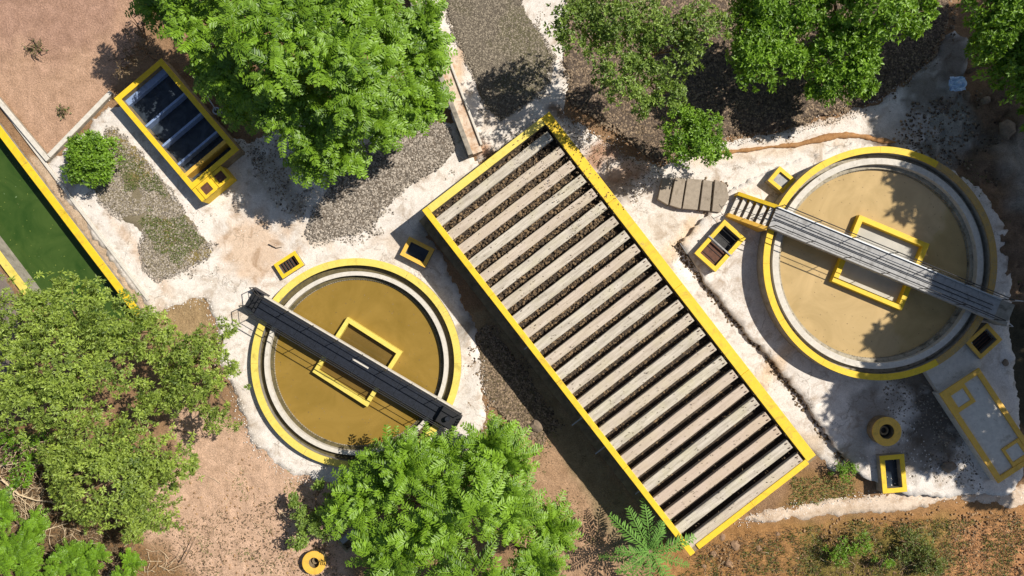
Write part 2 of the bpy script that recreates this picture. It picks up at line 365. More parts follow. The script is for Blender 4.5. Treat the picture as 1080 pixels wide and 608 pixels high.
def fronds(base, d, L_, K=8, lw=0.075, ll=0.22, droop=0.35, var=None):
    """pinnate leaves: rachis as thin strip, K leaflet pairs"""
    N = len(base); t = (np.arange(K) + 0.8) / (K + 0.2)
    dn = np.array([0, 0, -1.0])
    T = t[None, :, None]; Ln = L_[:, None, None]
    p = base[:, None, :] + d[:, None, :] * Ln * T + dn * Ln * droop * T ** 2
    tan = norm(d[:, None, :] + dn * 2 * droop * T)
    side = norm(np.cross(tan, np.array([0, 0, 1.0])))
    up = norm(np.cross(side, tan))
    sz = (np.sin(np.pi * (0.12 + 0.80 * t)) ** 0.6)[None, :]
    out = [[], [], []]; off = 0
    for s in (-1, 1):
        dd = norm(side * s * 0.85 + tan * 0.5 - up * 0.12 + RNG.normal(size=(N, K, 3)) * 0.12)
        l = (ll * L_[:, None] * sz * RNG.uniform(0.8, 1.15, (N, K))).ravel(); w = lw * L_.repeat(K) * RNG.uniform(0.8, 1.2, N * K)
        V, Fc = leaf_quads(p.reshape(-1, 3), dd.reshape(-1, 3), up.reshape(-1, 3), l, w, 0.15)
        out[0].append(V); out[1].append(Fc + off); off += len(V)
        out[2].append(np.repeat(np.clip((var if var is not None else np.zeros(N)).repeat(K) * 0.6 + RNG.uniform(0, 0.4, N * K), 0, 1), 4))
    # rachis
    tt = np.linspace(0, 1, 4)[None, :, None]
    q = base[:, None, :] + d[:, None, :] * Ln * tt + dn * Ln * droop * tt ** 2
    sd = norm(np.cross(d, np.array([0, 0, 1.0])))[:, None, :] * (0.011 * L_[:, None, None]) 
    V = np.stack([q - sd, q + sd], 2).reshape(-1, 3)
    b = (np.arange(N) * 8)[:, None, None] + (np.arange(3) * 2)[None, :, None]
    a = np.array([0, 1, 3]); c = np.array([0, 3, 2])
    Fc = np.concatenate([(b + a).reshape(-1, 3), (b + c).reshape(-1, 3)]) + off
    out[0].append(V); out[1].append(Fc); out[2].append(np.full(len(V), 0.9))
    return np.concatenate(out[0]), np.concatenate(out[1]), np.concatenate(out[2])
def limb(mb, a, b, r0, r1, n=5, bend=0.15):
    a = Vector(a); b = Vector(b); L0 = (b - a).length
    off = Vector((random.uniform(-1, 1), random.uniform(-1, 1), random.uniform(0, 1))) * L0 * bend
    pts, rr = [], []
    for i in range(n + 1):
        t = i / n; pts.append(a.lerp(b, t) + off * math.sin(math.pi * t) + Vector((random.uniform(-1, 1), random.uniform(-1, 1), 0)) * L0 * 0.015)
        rr.append(r0 + (r1 - r0) * t)
    mb.tube(pts, rr, 6)
def make_tree(name, label, lobes_px, z, kind, cat='tree', group=None, dens=9, rper=9, k=6, ll=0.2, lw=0.08, leafmat='bright', flen=0.9, trunk_r=0.16, thin=None, K=8, zspread=0.6, sub=0.36, base=None):
    """lobes_px: (px, py, r_px[, z]) as seen in the photograph, each placed at its own real height"""
    lobes = []
    for q in lobes_px:
        zz = q[3] if len(q) > 3 else z + random.uniform(-1, 1) * zspread
        c = P(q[0], q[1], zz); r = q[2] * (H - zz) / F
        lobes.append((tuple(c), r, min(r * 0.8, zz * 0.8)))
    cx = sum(l[0][0] * l[1] for l in lobes) / sum(l[1] for l in lobes); cy = sum(l[0][1] * l[1] for l in lobes) / sum(l[1] for l in lobes)
    if base is not None: bx = P(base[0], base[1]); cx, cy = bx.x, bx.y
    t = thing(name, (cx, cy, -0.05), label, cat, group)
    mb = MB(); zc = min(l[0][2] for l in lobes) * 0.55
    top = Vector((cx, cy, zc))
    limb(mb, (cx, cy, -0.2), top, trunk_r, trunk_r * 0.8, 5, 0.04)
    for (c, r, rz) in lobes:
        c = Vector(c); e = c + Vector((0, 0, rz * 0.2))
        limb(mb, top, e, trunk_r * 0.6, 0.035, 6, 0.12)
        for _ in range(5):
            v = Vector((random.gauss(0, 1), random.gauss(0, 1), abs(random.gauss(0.3, 0.6)))).normalized()
            limb(mb, top.lerp(c, random.uniform(0.5, 0.95)), c + Vector((v.x * r, v.y * r, v.z * rz)) * 0.85, 0.04, 0.012, 4, 0.1)
    mb.build('trunk', M['bark'], t, smooth=True)
    p, n, v = crown_points(lobes, dens, sub, rper)
    if thin:
        keep = fbm(p[:, 0] * 0.9, p[:, 1] * 0.9, 5 + len(lobes)) + RNG.uniform(-0.06, 0.06, len(p)) > thin
        p, n, v = p[keep], n[keep], v[keep]
    if kind == 'frond':
        kk = k; N = len(p)
        c = np.repeat(p, kk, 0); nn = np.repeat(n, kk, 0)
        d = norm(nn * RNG.uniform(0.25, 0.8, (N * kk, 1)) + rand_dirs(N * kk) * 0.75); d[:, 2] = np.abs(d[:, 2]) * 0.6 + 0.05; d = norm(d)
        Ls = flen * RNG.uniform(0.55, 1.15, N * kk)
        V, Fc, var = fronds(c, d, Ls, K, lw, ll, 0.3, np.clip(np.repeat(v, kk) * 0.5 + np.repeat(RNG.uniform(0, 0.5, N), kk) + RNG.uniform(0, 0.3, N * kk), 0, 1.1))
    else:
        V, Fc, var = leafy(p, n, v, k, ll, lw)
    mesh_np('crown', V, Fc, L[leafmat], t, attr=var)
    return t

ICO_V = None
def _ico():
    g = (1 + 5 ** 0.5) / 2
    v = np.array([(-1, g, 0), (1, g, 0), (-1, -g, 0), (1, -g, 0), (0, -1, g), (0, 1, g), (0, -1, -g), (0, 1, -g), (g, 0, -1), (g, 0, 1), (-g, 0, -1), (-g, 0, 1)], float)
    f = np.array([(0, 11, 5), (0, 5, 1), (0, 1, 7), (0, 7, 10), (0, 10, 11), (1, 5, 9), (5, 11, 4), (11, 10, 2), (10, 7, 6), (7, 1, 8), (3, 9, 4), (3, 4, 2), (3, 2, 6), (3, 6, 8), (3, 8, 9), (4, 9, 5), (2, 4, 11), (6, 2, 10), (8, 6, 7), (9, 8, 1)])
    return v / np.linalg.norm(v[0]), f
ICO_V, ICO_F = _ico()
OCT_V = np.array([(1, 0, 0), (0, 1, 0), (-1, 0, 0), (0, -1, 0), (0, 0, 1)], float); OCT_F = np.array([(0, 1, 4), (1, 2, 4), (2, 3, 4), (3, 0, 4)])
def stones(xy, zf, size, big=False):
    """many small angular stones as one mesh"""
    N = len(xy); bv, bf = (ICO_V, ICO_F) if big else (OCT_V, OCT_F)
    a = RNG.uniform(0, 2 * np.pi, N); s = size * RNG.uniform(0.5, 1.35, (N, 1)) * np.concatenate([RNG.uniform(0.7, 1.3, (N, 2)), RNG.uniform(0.5, 0.95, (N, 1))], 1)
    v = bv[None] * s[:, None, :] * RNG.uniform(0.78, 1.2, (N, len(bv), 1))
    x = v[..., 0] * np.cos(a)[:, None] - v[..., 1] * np.sin(a)[:, None]; y = v[..., 0] * np.sin(a)[:, None] + v[..., 1] * np.cos(a)[:, None]
    V = np.stack([x + xy[:, 0:1], y + xy[:, 1:2], v[..., 2] + zf[:, None]], -1).reshape(-1, 3)
    Fc = (bf[None] + (np.arange(N) * len(bv))[:, None, None]).reshape(-1, 3)
    return V, Fc, np.repeat(RNG.uniform(0, 1, N), len(bv))
def mat_stones(name, a, b):
    m, nt, bs = mat_new(name); at = nattr(nt, 'var')
    nt.links.new(nramp(nt, at.outputs['Fac'], 0, 1, a, b), bs.inputs['Base Color']); bs.inputs['Roughness'].default_value = 0.9; return m
M['st_grey'] = mat_stones('grey_gravel', lin(70, 62, 54), lin(188, 176, 160))
M['st_brown'] = mat_stones('brown_gravel', lin(58, 46, 36), lin(160, 138, 112))
M['st_mid'] = mat_stones('mixed_gravel', lin(72, 64, 54), lin(160, 148, 128))
M['st_media'] = mat_stones('filter_media_stone', lin(46, 36, 26), lin(138, 114, 84))
M['st_pale'] = mat_stones('pale_lumps', lin(170, 158, 142), lin(240, 232, 222))
M['st_dirt'] = mat_stones('dirt_clods', lin(118, 90, 62), lin(176, 142, 102))
def scatter(poly, dens, rag=0.25, seed=0, thin=None):
    pl = np.array(poly); x0, y0 = pl.min(0) - 0.3; x1, y1 = pl.max(0) + 0.3
    n = int((x1 - x0) * (y1 - y0) * dens)
    x = RNG.uniform(x0, x1, n); y = RNG.uniform(y0, y1, n)
    d = sdf(x, y, poly) + (fbm(x * 1.3, y * 1.3, seed) - 0.5) * 2 * rag
    k = d > 0
    if thin: k &= fbm(x * 0.7, y * 0.7, seed + 9) > thin
    return np.stack([x[k], y[k]], 1)

# ------------------------------------------------------------------ albedo zones (differences of soil and surface, with some terrace shade, in photo pixels)
ZONES = [  # polygon, colour, softness px, noise px
    ([(-60, -60), (175, -60), (140, 60), (118, 96), (52, 165), (-5, 95), (-60, 20)], lin(198, 162, 136), 4, 3),       # smooth pinkish lot
    ([(-60, -60), (130, -60), (130, 30), (60, 60), (-60, 40)], lin(182, 146, 126), 30, 30),
    ([(170, 420), (300, 470), (380, 520), (360, 700), (150, 700), (120, 560), (190, 480)], lin(212, 178, 152), 12, 14),
    ([(170, 325), (216, 312), (232, 360), (190, 372), (160, 345)], lin(172, 146, 110), 4, 5),
    ([(560, 410), (600, 440), (680, 540), (660, 700), (560, 700), (540, 480)], lin(186, 152, 122), 10, 10),
    ([(700, 560), (790, 545), (880, 545), (1000, 530), (1120, 535), (1120, 700), (680, 700)], lin(172, 130, 84), 8, 12),
    ([(980, 545), (1120, 540), (1120, 660), (980, 640)], lin(196, 146, 102), 20, 20),
    ([(850, 560), (1000, 555), (990, 640), (850, 640)], lin(132, 118, 62), 25, 25),
    ([(840, 495), (905, 500), (912, 530), (820, 540)], lin(158, 124, 84), 6, 8),
    ([(30, 165), (60, 170), (165, 335), (150, 340)], lin(206, 182, 156), 4, 3),
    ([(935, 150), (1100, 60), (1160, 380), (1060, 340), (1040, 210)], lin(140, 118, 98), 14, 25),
    ([(935, 120), (1010, 100), (1040, 150), (1000, 175), (950, 155)], lin(178, 174, 166), 10, 14),
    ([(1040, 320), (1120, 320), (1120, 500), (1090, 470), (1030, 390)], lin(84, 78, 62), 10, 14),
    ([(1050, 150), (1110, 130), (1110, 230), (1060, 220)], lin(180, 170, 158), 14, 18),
    ([(500, 330), (520, 330), (650, 505), (690, 590), (650, 590), (575, 450), (505, 400)], lin(158, 138, 108), 6, 8),
    ([(-60, 440), (60, 450), (150, 560), (200, 608), (200, 700), (-60, 700)], lin(150, 118, 84), 12, 14),
]
BASE = np.array(lin(160, 128, 98))
def zone_color(x, y):
    px = x * F / H + 540; py = 304 - y * F / H
    c = np.tile(BASE, (len(px), 1))
    for i, (pl, col, soft, nz) in enumerate(ZONES):
        d = sdf(px, py, pl) + (fbm(px / 22, py / 22, i * 7 + 1, 5) - 0.5) * 2 * nz
        w = sstep(-soft, soft, d)[:, None]; c = c * (1 - w) + np.array(col) * w
    return c
# stains on the white screed, some with tree shade deepened in the colour: (px, py, rx, ry, angle deg, colour, strength)
STAINS_SHADE = [
    (268, 262, 42, 38, 20, lin(214, 186, 158), 0.85), (330, 250, 28, 10, -30, lin(214, 190, 160), 0.5), (420, 262, 40, 14, -30, lin(212, 190, 165), 0.5),
    (288, 186, 30, 30, 20, lin(168, 158, 142), 0.55), (316, 210, 20, 20, 10, lin(150, 140, 126), 0.5), (355, 215, 30, 16, 60, lin(140, 130, 118), 0.7), (262, 330, 26, 12, 20, lin(222, 206, 184), 0.6),
    (472, 95, 9, 75, -22, lin(206, 174, 140), 0.8), (510, 160, 24, 9, -38, lin(198, 150, 110), 0.75), (590, 118, 20, 8, -30, lin(120, 90, 62), 0.8),
    (640, 160, 44, 16, 20, lin(176, 134, 104), 0.9), (668, 178, 40, 12, 30, lin(204, 164, 130), 0.75), (645, 205, 18, 26, -35, lin(120, 104, 88), 0.6),
    (700, 240, 22, 22, 0, lin(214, 200, 180), 0.5), (800, 160, 90, 9, 8, lin(226, 204, 178), 0.7), (728, 284, 20, 12, -20, lin(252, 246, 238), 0.9),
    (930, 152, 26, 5, -8, lin(96, 66, 40), 0.9), (830, 132, 90, 7, 8, lin(222, 202, 182), 0.7), (950, 135, 40, 18, 20, lin(186, 178, 168), 0.6),
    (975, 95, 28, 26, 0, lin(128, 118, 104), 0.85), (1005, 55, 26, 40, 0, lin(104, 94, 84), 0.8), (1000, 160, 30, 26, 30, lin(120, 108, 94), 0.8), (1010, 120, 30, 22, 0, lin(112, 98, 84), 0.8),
    (960, 395, 46, 22, -20, lin(96, 86, 72), 0.9), (985, 440, 34, 56, -20, lin(84, 76, 66), 0.95), (925, 425, 30, 24, 0, lin(128, 120, 110), 0.7), (970, 478, 44, 22, 10, lin(128, 118, 106), 0.7), (900, 470, 14, 34, -30, lin(120, 112, 96), 0.5),  # dark terrace rubble, its colour also deepening the tree shade there
    (1015, 400, 30, 10, 34, lin(150, 138, 120), 0.7), (800, 405, 10, 95, -38, lin(226, 196, 160), 0.7), (700, 275, 8, 90, -38, lin(226, 196, 158), 0.7), (850, 470, 26, 16, 0, lin(196, 168, 130), 0.6),
    (505, 330, 12, 60, -35, lin(146, 142, 134), 0.7), (455, 250, 30, 12, -50, lin(150, 144, 134), 0.6), (505, 395, 12, 40, -30, lin(208, 200, 190), 0.5),
    (150, 270, 60, 7, -53, lin(214, 182, 150), 0.55), (165, 325, 18, 12, 30, lin(222, 200, 176), 0.5), (262, 440, 12, 50, 15, lin(206, 190, 170), 0.4), (860, 540, 60, 4, 6, lin(214, 190, 162), 0.6),
]
def stain_shade_color(x, y, base):
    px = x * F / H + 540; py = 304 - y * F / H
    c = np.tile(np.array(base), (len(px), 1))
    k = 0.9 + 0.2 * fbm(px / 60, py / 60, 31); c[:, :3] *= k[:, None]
    for i, (sx, sy, rx, ry, a, col, st) in enumerate(STAINS_SHADE):
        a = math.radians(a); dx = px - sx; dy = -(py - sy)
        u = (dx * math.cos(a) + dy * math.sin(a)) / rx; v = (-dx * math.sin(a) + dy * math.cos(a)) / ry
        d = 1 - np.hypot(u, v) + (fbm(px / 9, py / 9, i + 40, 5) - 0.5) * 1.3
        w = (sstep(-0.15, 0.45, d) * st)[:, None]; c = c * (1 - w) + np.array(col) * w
    return c

# ------------------------------------------------------------------ ground
CAN = FR(P(0, 130).x, P(0, 130).y, math.atan2(-0.797, 0.604))     # u runs along the canal, towards the bottom of the photo; v to its left
def canal_uv(x, y):
    dx = x - CAN.x; dy = y - CAN.y
    return dx * CAN.c + dy * CAN.s, -dx * CAN.s + dy * CAN.c
fx = np.arange(-31, 31.01, 0.125); fy = np.arange(-18.5, 18.51, 0.125)
def ext(a):
    o = np.array([0.6, 1.6, 3.5, 7, 14, 28, 56, 110, 200, 340]); return np.concatenate([a[0] - o[::-1], a, a[-1] + o])
gx, gy = ext(fx), ext(fy); X, Y = np.meshgrid(gx, gy); x, y = X.ravel(), Y.ravel()
px = x * F / H + 540; py = 304 - y * F / H
rough = np.zeros(len(x)) + 0.05
for pl, amp in (([(935, 150), (1120, 40), (1160, 500), (1060, 340), (1040, 210)], 0.45), ([(700, 560), (880, 546), (1120, 535), (1120, 700), (680, 700)], 0.16), ([(-60, 440), (100, 460), (200, 700), (-60, 700)], 0.15)):
    rough = np.maximum(rough, amp * sstep(-12, 25, sdf(px, py, pl)))
Z = -0.01 + (fbm(x * 0.9, y * 0.9, 3, 5) - 0.5) * rough * 1.6 - 0.02
Z += (fbm(x * 3.1, y * 3.1, 8, 4) - 0.5) * np.minimum(rough, 0.2) * 2.0
lot = sdf(px, py, [(-700, -700), (175, -700), (118, 96), (52, 165), (-600, -500)])
Z = np.where(lot > 0, Z * 0.4 + 0.03, Z)
Z += 0.9 * sstep(1010, 1130, px) * sstep(420, 250, py) * (0.6 + 0.8 * fbm(x * 0.5, y * 0.5, 17))       # bank beside the right clarifier
cu, cv = canal_uv(x, y)
incan = (cv < -0.12) & (cv > -4.15) & (cu > -40) & (cu < 13.2)
Z = np.where(incan, -1.6, Z)
nx, ny = len(gx), len(gy)
idx = (np.arange(ny - 1)[:, None] * nx + np.arange(nx - 1)[None]).ravel()
Fg = np.stack([idx, idx + 1, idx + nx + 1, idx + nx], 1)
g = mesh_np('ground', np.stack([x, y, Z], 1), Fg, M['ground'], col=zone_color(x, y), smooth=True); tag(g, kind='structure')

def sheet(name, pts, ztop, mat, colf, rag=0.08, cell=0.28, thick=0.2, kind='structure', relief=0.0, seed=0, zf=None, step=0.08):
    pl = poly_m(pts, 0.0); out = []
    n = len(pl)
    for i in range(n):
        a = np.array(pl[i]); b = np.array(pl[(i + 1) % n]); L0 = np.linalg.norm(b - a); m = max(1, int(L0 / step))
        nr = np.array([(b - a)[1], -(b - a)[0]]) / (L0 + 1e-9)
        for k in range(m):
            q = a + (b - a) * k / m
            out.append(q + nr * ((fbm(np.array([q[0] * 1.1]), np.array([q[1] * 1.1]), seed + 3, 5)[0] - 0.5) * rag * 4 + (fbm(np.array([q[0] * 5.3]), np.array([q[1] * 5.3]), seed + 13, 3)[0] - 0.5) * min(rag, 0.1) * 3))
    out = np.array(out)
    x0, y0 = out.min(0); x1, y1 = out.max(0)
    gx, gy = np.meshgrid(np.arange(x0, x1, cell), np.arange(y0, y1, cell)); gx = gx.ravel() + RNG.uniform(-.3, .3, gx.size) * cell; gy = gy.ravel() + RNG.uniform(-.3, .3, gy.size) * cell
    ins = sdf(gx, gy, [tuple(q) for q in out[::3]]) > cell * 0.5
    allp = [Vector(q) for q in out] + [Vector(q) for q in zip(gx[ins], gy[ins])]
    no = len(out)
    r = delaunay_2d_cdt(allp, [(i, (i + 1) % no) for i in range(no)], [], 1, 1e-5)
    V = np.array([(q.x, q.y) for q in r[0]]); T = np.array([f for f in r[2] if len(f) == 3])
    e = {}
    for f in T:
        for i in range(3):
            a, b = int(f[i]), int(f[(i + 1) % 3]); e[(a, b)] = 1
    bd = [(a, b) for (a, b) in e if (b, a) not in e]
    zz = np.full(len(V), ztop) if zf is None else zf(V[:, 0], V[:, 1])
    if thick < 0.4 and name != 'silt_streak':      # edges feather down into the soil
        ed = np.abs(sdf(V[:, 0], V[:, 1], [tuple(q) for q in out])) < 0.02
        zz = np.where(ed, zz - ztop - 0.035, zz)
    if relief: zz = zz + (fbm(V[:, 0] * 1.7, V[:, 1] * 1.7, seed + 20) - 0.5) * relief
    V3 = np.concatenate([np.c_[V, zz], np.c_[V, zz - thick]]); nV = len(V)
    sk = [(b, a, a + nV) for a, b in bd] + [(b, a + nV, b + nV) for a, b in bd]
    T = np.concatenate([T, np.array(sk)])
    o = mesh_np(name, V3, T, mat, col=colf(V3[:, 0], V3[:, 1]))
    return tag(o, kind=kind)
WHITE = lin(237, 228, 217, 0.92)
wcol = lambda x, y: stain_shade_color(x, y, WHITE)
sheet('concrete_apron', [(45, 176), (116, 112), (140, 108), (262, 150), (330, 120), (480, 130), (500, 166), (515, 180), (446, 232), (475, 290), (497, 330), (508, 380), (515, 440), (470, 520), (400, 518), (350, 512), (300, 500), (264, 465), (254, 430), (232, 385), (228, 345), (215, 312), (172, 330), (160, 337), (153, 324)], 0.03, M['apron'], wcol, 0.12, seed=1)
sheet('concrete_path', [(424, -40), (620, -40), (612, 60), (592, 120), (505, 172), (478, 128), (455, 80), (438, 30)], 0.045, M['apron'], wcol, 0.06, seed=2)
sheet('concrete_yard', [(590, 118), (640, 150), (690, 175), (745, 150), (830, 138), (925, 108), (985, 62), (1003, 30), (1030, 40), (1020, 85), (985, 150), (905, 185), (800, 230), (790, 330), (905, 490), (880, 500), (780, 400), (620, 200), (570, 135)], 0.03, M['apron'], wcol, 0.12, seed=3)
def terr(x, y):
    py = 304 - y * F / H
    return 0.05 + 0.27 * sstep(178, 250, py)
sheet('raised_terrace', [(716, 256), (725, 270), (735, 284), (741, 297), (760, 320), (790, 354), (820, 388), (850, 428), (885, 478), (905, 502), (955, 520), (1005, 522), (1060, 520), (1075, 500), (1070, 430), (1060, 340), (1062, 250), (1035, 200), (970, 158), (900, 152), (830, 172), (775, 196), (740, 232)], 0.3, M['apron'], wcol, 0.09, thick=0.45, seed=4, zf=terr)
sheet('garden_path', [(778, 548), (830, 534), (880, 527), (960, 519), (1030, 521), (1120, 505), (1120, 535), (1075, 536), (1012, 528), (950, 540), (880, 545), (800, 552)], 0.02, M['apron'], lambda x, y: stain_shade_color(x, y, lin(222, 202, 180)), 0.08, seed=5)
sheet('road', [(-60, 210), (0, 286), (24, 312), (10, 420), (-80, 470)], 0.0, M['asphalt'], wcol, 0.05, seed=6)
sheet('silt_streak', [(735, 163), (765, 160), (800, 155.5), (815, 153), (840, 151), (862, 145), (880, 141), (897, 140), (915, 143), (935, 147), (945, 151), (930, 152), (905, 146), (885, 146), (865, 150), (842, 156), (818, 157), (800, 158.5), (766, 162.5)], 0.055, M['apron'], lambda x, y: np.tile(np.array(lin(176, 132, 88)), (len(x), 1)), 0.04, cell=0.2, thick=0.05, seed=8, zf=lambda x, y: terr(x, y) + 0.03)
# gravel patches: a bed sheet plus real stones
def gravel(name, pts, z, base, size, dens, stmat, seed, relief=0.1, rag=0.1, cover=None, thin=None):
    def cf(x, y):
        px = x * F / H + 540; py = 304 - y * F / H
        c = np.tile(np.array(base), (len(x), 1))
        if cover is not None:
            w = (sstep(0.46, 0.62, fbm(px / 30, py / 30, seed + 77)) * 0.8)[:, None]; c = c * (1 - w) + np.array(cover) * w
        return c
    sheet(name + '_bed', pts, z, M['gravelbed'], cf, rag, 0.2, 0.2, 'structure', relief, seed)
    pl = poly_m(pts); xy = scatter(pl, dens, 0.25, seed, thin)
    zf = z + (fbm(xy[:, 0] * 1.7, xy[:, 1] * 1.7, seed + 20) - 0.5) * relief
    x2 = scatter(pl, dens * 0.3, 1.8, seed + 1); x2 = x2[sdf(x2[:, 0], x2[:, 1], pl) < 0.05]; x2 = x2[fbm(x2[:, 0] * 1.5, x2[:, 1] * 1.5, seed + 4) > 0.47]
    xy = np.concatenate([xy, x2]); zf = np.concatenate([zf, np.full(len(x2), 0.045)])
    V, Fc, a = stones(xy, zf, size)
    tag(mesh_np(name, V, Fc, M[stmat], attr=a), kind='stuff')
G1 = [(112, 132), (128, 138), (150, 160), (225, 262), (222, 273), (166, 299), (152, 284), (146, 262), (150, 245), (128, 232), (103, 213), (95, 190)]
G2 = [(324, 248), (330, 225), (345, 200), (340, 160), (400, 150), (440, 120), (475, 134), (480, 162), (462, 178), (430, 200), (405, 222), (395, 238), (370, 250), (345, 256), (328, 256)]
G3 = [(460, -30), (545, -30), (556, 12), (585, 60), (583, 88), (560, 108), (528, 128), (514, 118), (498, 80), (478, 40)]
G4 = [(600, -40), (594, 70), (600, 110), (650, 140), (690, 172), (745, 148), (830, 135), (925, 106), (985, 60), (1002, 20), (1000, -40)]
G5 = [(500, 352), (515, 345), (560, 400), (590, 450), (570, 470), (530, 440), (512, 420)]
gravel('grey_gravel', G1, 0.08, lin(150, 138, 112), 0.035, 420, 'st_grey', 11, 0.06, cover=lin(150, 132, 72), thin=0.36)
gravel('coarse_gravel', G2, 0.10, lin(128, 116, 102), 0.05, 300, 'st_grey', 12, 0.12)
gravel('brown_gravel', G3, 0.12, lin(122, 112, 98), 0.036, 380, 'st_mid', 13, 0.08, cover=lin(112, 108, 78))
gravel('shaded_gravel', G4, 0.11, lin(112, 98, 86), 0.055, 170, 'st_brown', 14, 0.14)
gravel('trench_gravel', G5, 0.03, lin(118, 104, 78), 0.05, 280, 'st_brown', 15, 0.08)

EDGE = [(714, 256), (735, 288), (742, 299), (760, 322), (790, 356), (820, 390), (850, 430), (888, 484)]

def loose(name, pts, dens, size, z, m, seed, big=False, thin=0.5):
    xy = scatter(poly_m(pts), dens, 0.3, seed, thin); V, Fc, a = stones(xy, np.full(len(xy), z), size, big)
    tag(mesh_np(name, V, Fc, M[m], attr=a), kind='stuff')
loose('edge_debris', [(x_ - 4, y_ + 3) for x_, y_ in EDGE] + [(x_ + 1.5, y_ - 1) for x_, y_ in EDGE[::-1]], 130, 0.05, 0.04, 'st_media', 29, True, 0.3)
loose('rubble', [(690, 600), (745, 575), (800, 556), (880, 549), (1000, 536), (1080, 540), (1090, 620), (680, 620)], 26, 0.06, -0.02, 'st_dirt', 21, True, 0.45)
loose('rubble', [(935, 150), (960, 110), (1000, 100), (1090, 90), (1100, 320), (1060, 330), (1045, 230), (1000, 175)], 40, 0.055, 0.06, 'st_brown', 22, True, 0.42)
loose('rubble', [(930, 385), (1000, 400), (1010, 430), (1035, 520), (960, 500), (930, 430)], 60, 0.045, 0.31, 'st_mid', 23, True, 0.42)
loose('rubble', [(262, 155), (300, 150), (332, 190), (322, 232), (300, 225), (270, 190)], 60, 0.045, 0.04, 'st_grey', 30, True, 0.42)
loose('soil_clods', [(180, 440), (250, 460), (380, 520), (340, 610), (150, 610)], 9, 0.05, -0.03, 'st_dirt', 24, True, 0.5)
loose('soil_clods', [(10, 10), (130, 5), (115, 95), (52, 158), (5, 95)], 5, 0.02, 0.0, 'st_dirt', 25, False, 0.52)
loose('pale_lumps', [(590, 120), (700, 180), (760, 160), (770, 300), (880, 470), (850, 470), (620, 190)], 10, 0.03, 0.045, 'st_pale', 26, False, 0.5)
for k_, ap in enumerate(([(172, 330), (215, 312), (228, 345), (232, 385), (254, 430), (264, 465), (300, 500), (350, 512), (400, 518)], [(778, 550), (830, 537), (880, 530), (960, 522), (1030, 523), (1100, 520)], [(588, 122), (640, 152), (690, 178), (745, 152), (830, 140), (925, 110), (985, 64)], [(508, 380), (515, 440), (490, 490)], [(116, 112), (95, 190), (128, 232), (150, 262), (152, 284), (166, 299), (222, 273), (225, 262), (150, 160), (128, 138)], [(324, 248), (345, 258), (395, 240), (430, 202), (482, 165)])):
    xy = []
    for a_, b_ in zip(ap[:-1], ap[1:]):
        a_, b_ = P(*a_), P(*b_); n_ = int((b_ - a_).length * 34)
        for q_ in range(n_): c_ = a_.lerp(b_, random.random()); xy.append((c_.x + random.gauss(0, .2), c_.y + random.gauss(0, .2)))
    xy = np.array(xy); V, Fc, a = stones(xy, np.full(len(xy), 0.02), 0.03); tag(mesh_np('pale_lumps', V, Fc, M['st_pale'], attr=a), kind='stuff')
loose('pale_lumps', [(60, 180), (118, 115), (330, 200), (400, 240), (330, 270), (260, 300), (160, 330)], 10, 0.03, 0.045, 'st_pale', 27, False, 0.5)
loose('pale_lumps', [(895, 420), (950, 430), (990, 500), (940, 515), (900, 490)], 25, 0.045, 0.33, 'st_pale', 28, False, 0.4)
def litter(name, pts, dens, z, ll, lw, lm, seed, thin=0.45, upright=0.2):
    xy = scatter(poly_m(pts), dens, 0.4, seed, thin); N = len(xy)
    c = np.c_[xy, np.full(N, z) + RNG.uniform(0, 0.02, N)]; d = rand_dirs(N); d[:, 2] = np.abs(d[:, 2]) * upright; d = norm(d)
    V, Fc = leaf_quads(c, d, norm(np.array([0, 0, 1.0]) + rand_dirs(N) * 0.3), ll * RNG.uniform(0.6, 1.3, N), lw * RNG.uniform(0.7, 1.2, N))
    tag(mesh_np(name, V, Fc, L[lm], attr=np.repeat(RNG.uniform(0, 1, N), 4)), kind='stuff')
litter('fallen_leaves', [(590, 60), (700, 120), (760, 110), (980, 50), (940, 115), (750, 160), (700, 190), (660, 220), (590, 130)], 55, 0.10, 0.13, 0.05, 'dry', 31, 0.42)
litter('fallen_leaves', [(110, 70), (140, 30), (260, 120), (330, 150), (300, 210), (250, 160), (170, 60)], 60, 0.06, 0.12, 0.05, 'dry', 32, 0.4)
litter('fallen_leaves', [(0, 450), (120, 560), (330, 520), (380, 610), (0, 610)], 45, 0.0, 0.14, 0.05, 'dry', 33, 0.45)
litter('fallen_leaves', [(560, 420), (650, 520), (690, 610), (560, 610)], 30, -0.02, 0.12, 0.04, 'dry', 34, 0.45)
litter('weeds', [(690, 600), (860, 555), (1080, 545), (1090, 620), (680, 620)], 160, 0.0, 0.16, 0.035, 'weed', 35, 0.5, 1.2)
litter('dry_grass', [(690, 600), (780, 562), (1080, 540), (1090, 620), (680, 620)], 120, 0.0, 0.2, 0.025, 'dry', 36, 0.40, 0.8)
litter('weeds', [(835, 500), (905, 505), (912, 522), (830, 532)], 200, 0.0, 0.15, 0.04, 'weed', 37, 0.4, 1.2)
litter('weeds', [(180, 440), (260, 450), (330, 520), (290, 610), (190, 610), (200, 520)], 60, -0.03, 0.12, 0.03, 'weed', 38, 0.56, 1.0)
litter('weeds', [(125, 150), (150, 165), (215, 255), (190, 280), (160, 260), (130, 200)], 420, 0.09, 0.11, 0.028, 'weed', 39, 0.44, 1.0)
litter('weeds', [(965, 190), (1050, 160), (1080, 250), (1070, 330), (1050, 300)], 30, 0.15, 0.14, 0.04, 'weed', 40, 0.55, 1.0)
litter('weeds', [(540, 410), (600, 470), (660, 560), (560, 600), (550, 470)], 60, -0.03, 0.12, 0.03, 'weed', 41, 0.52, 1.0)
litter('dry_grass', [(0, 450), (60, 470), (140, 560), (130, 610), (0, 610)], 200, 0.05, 0.35, 0.025, 'dry', 42, 0.3, 0.7)
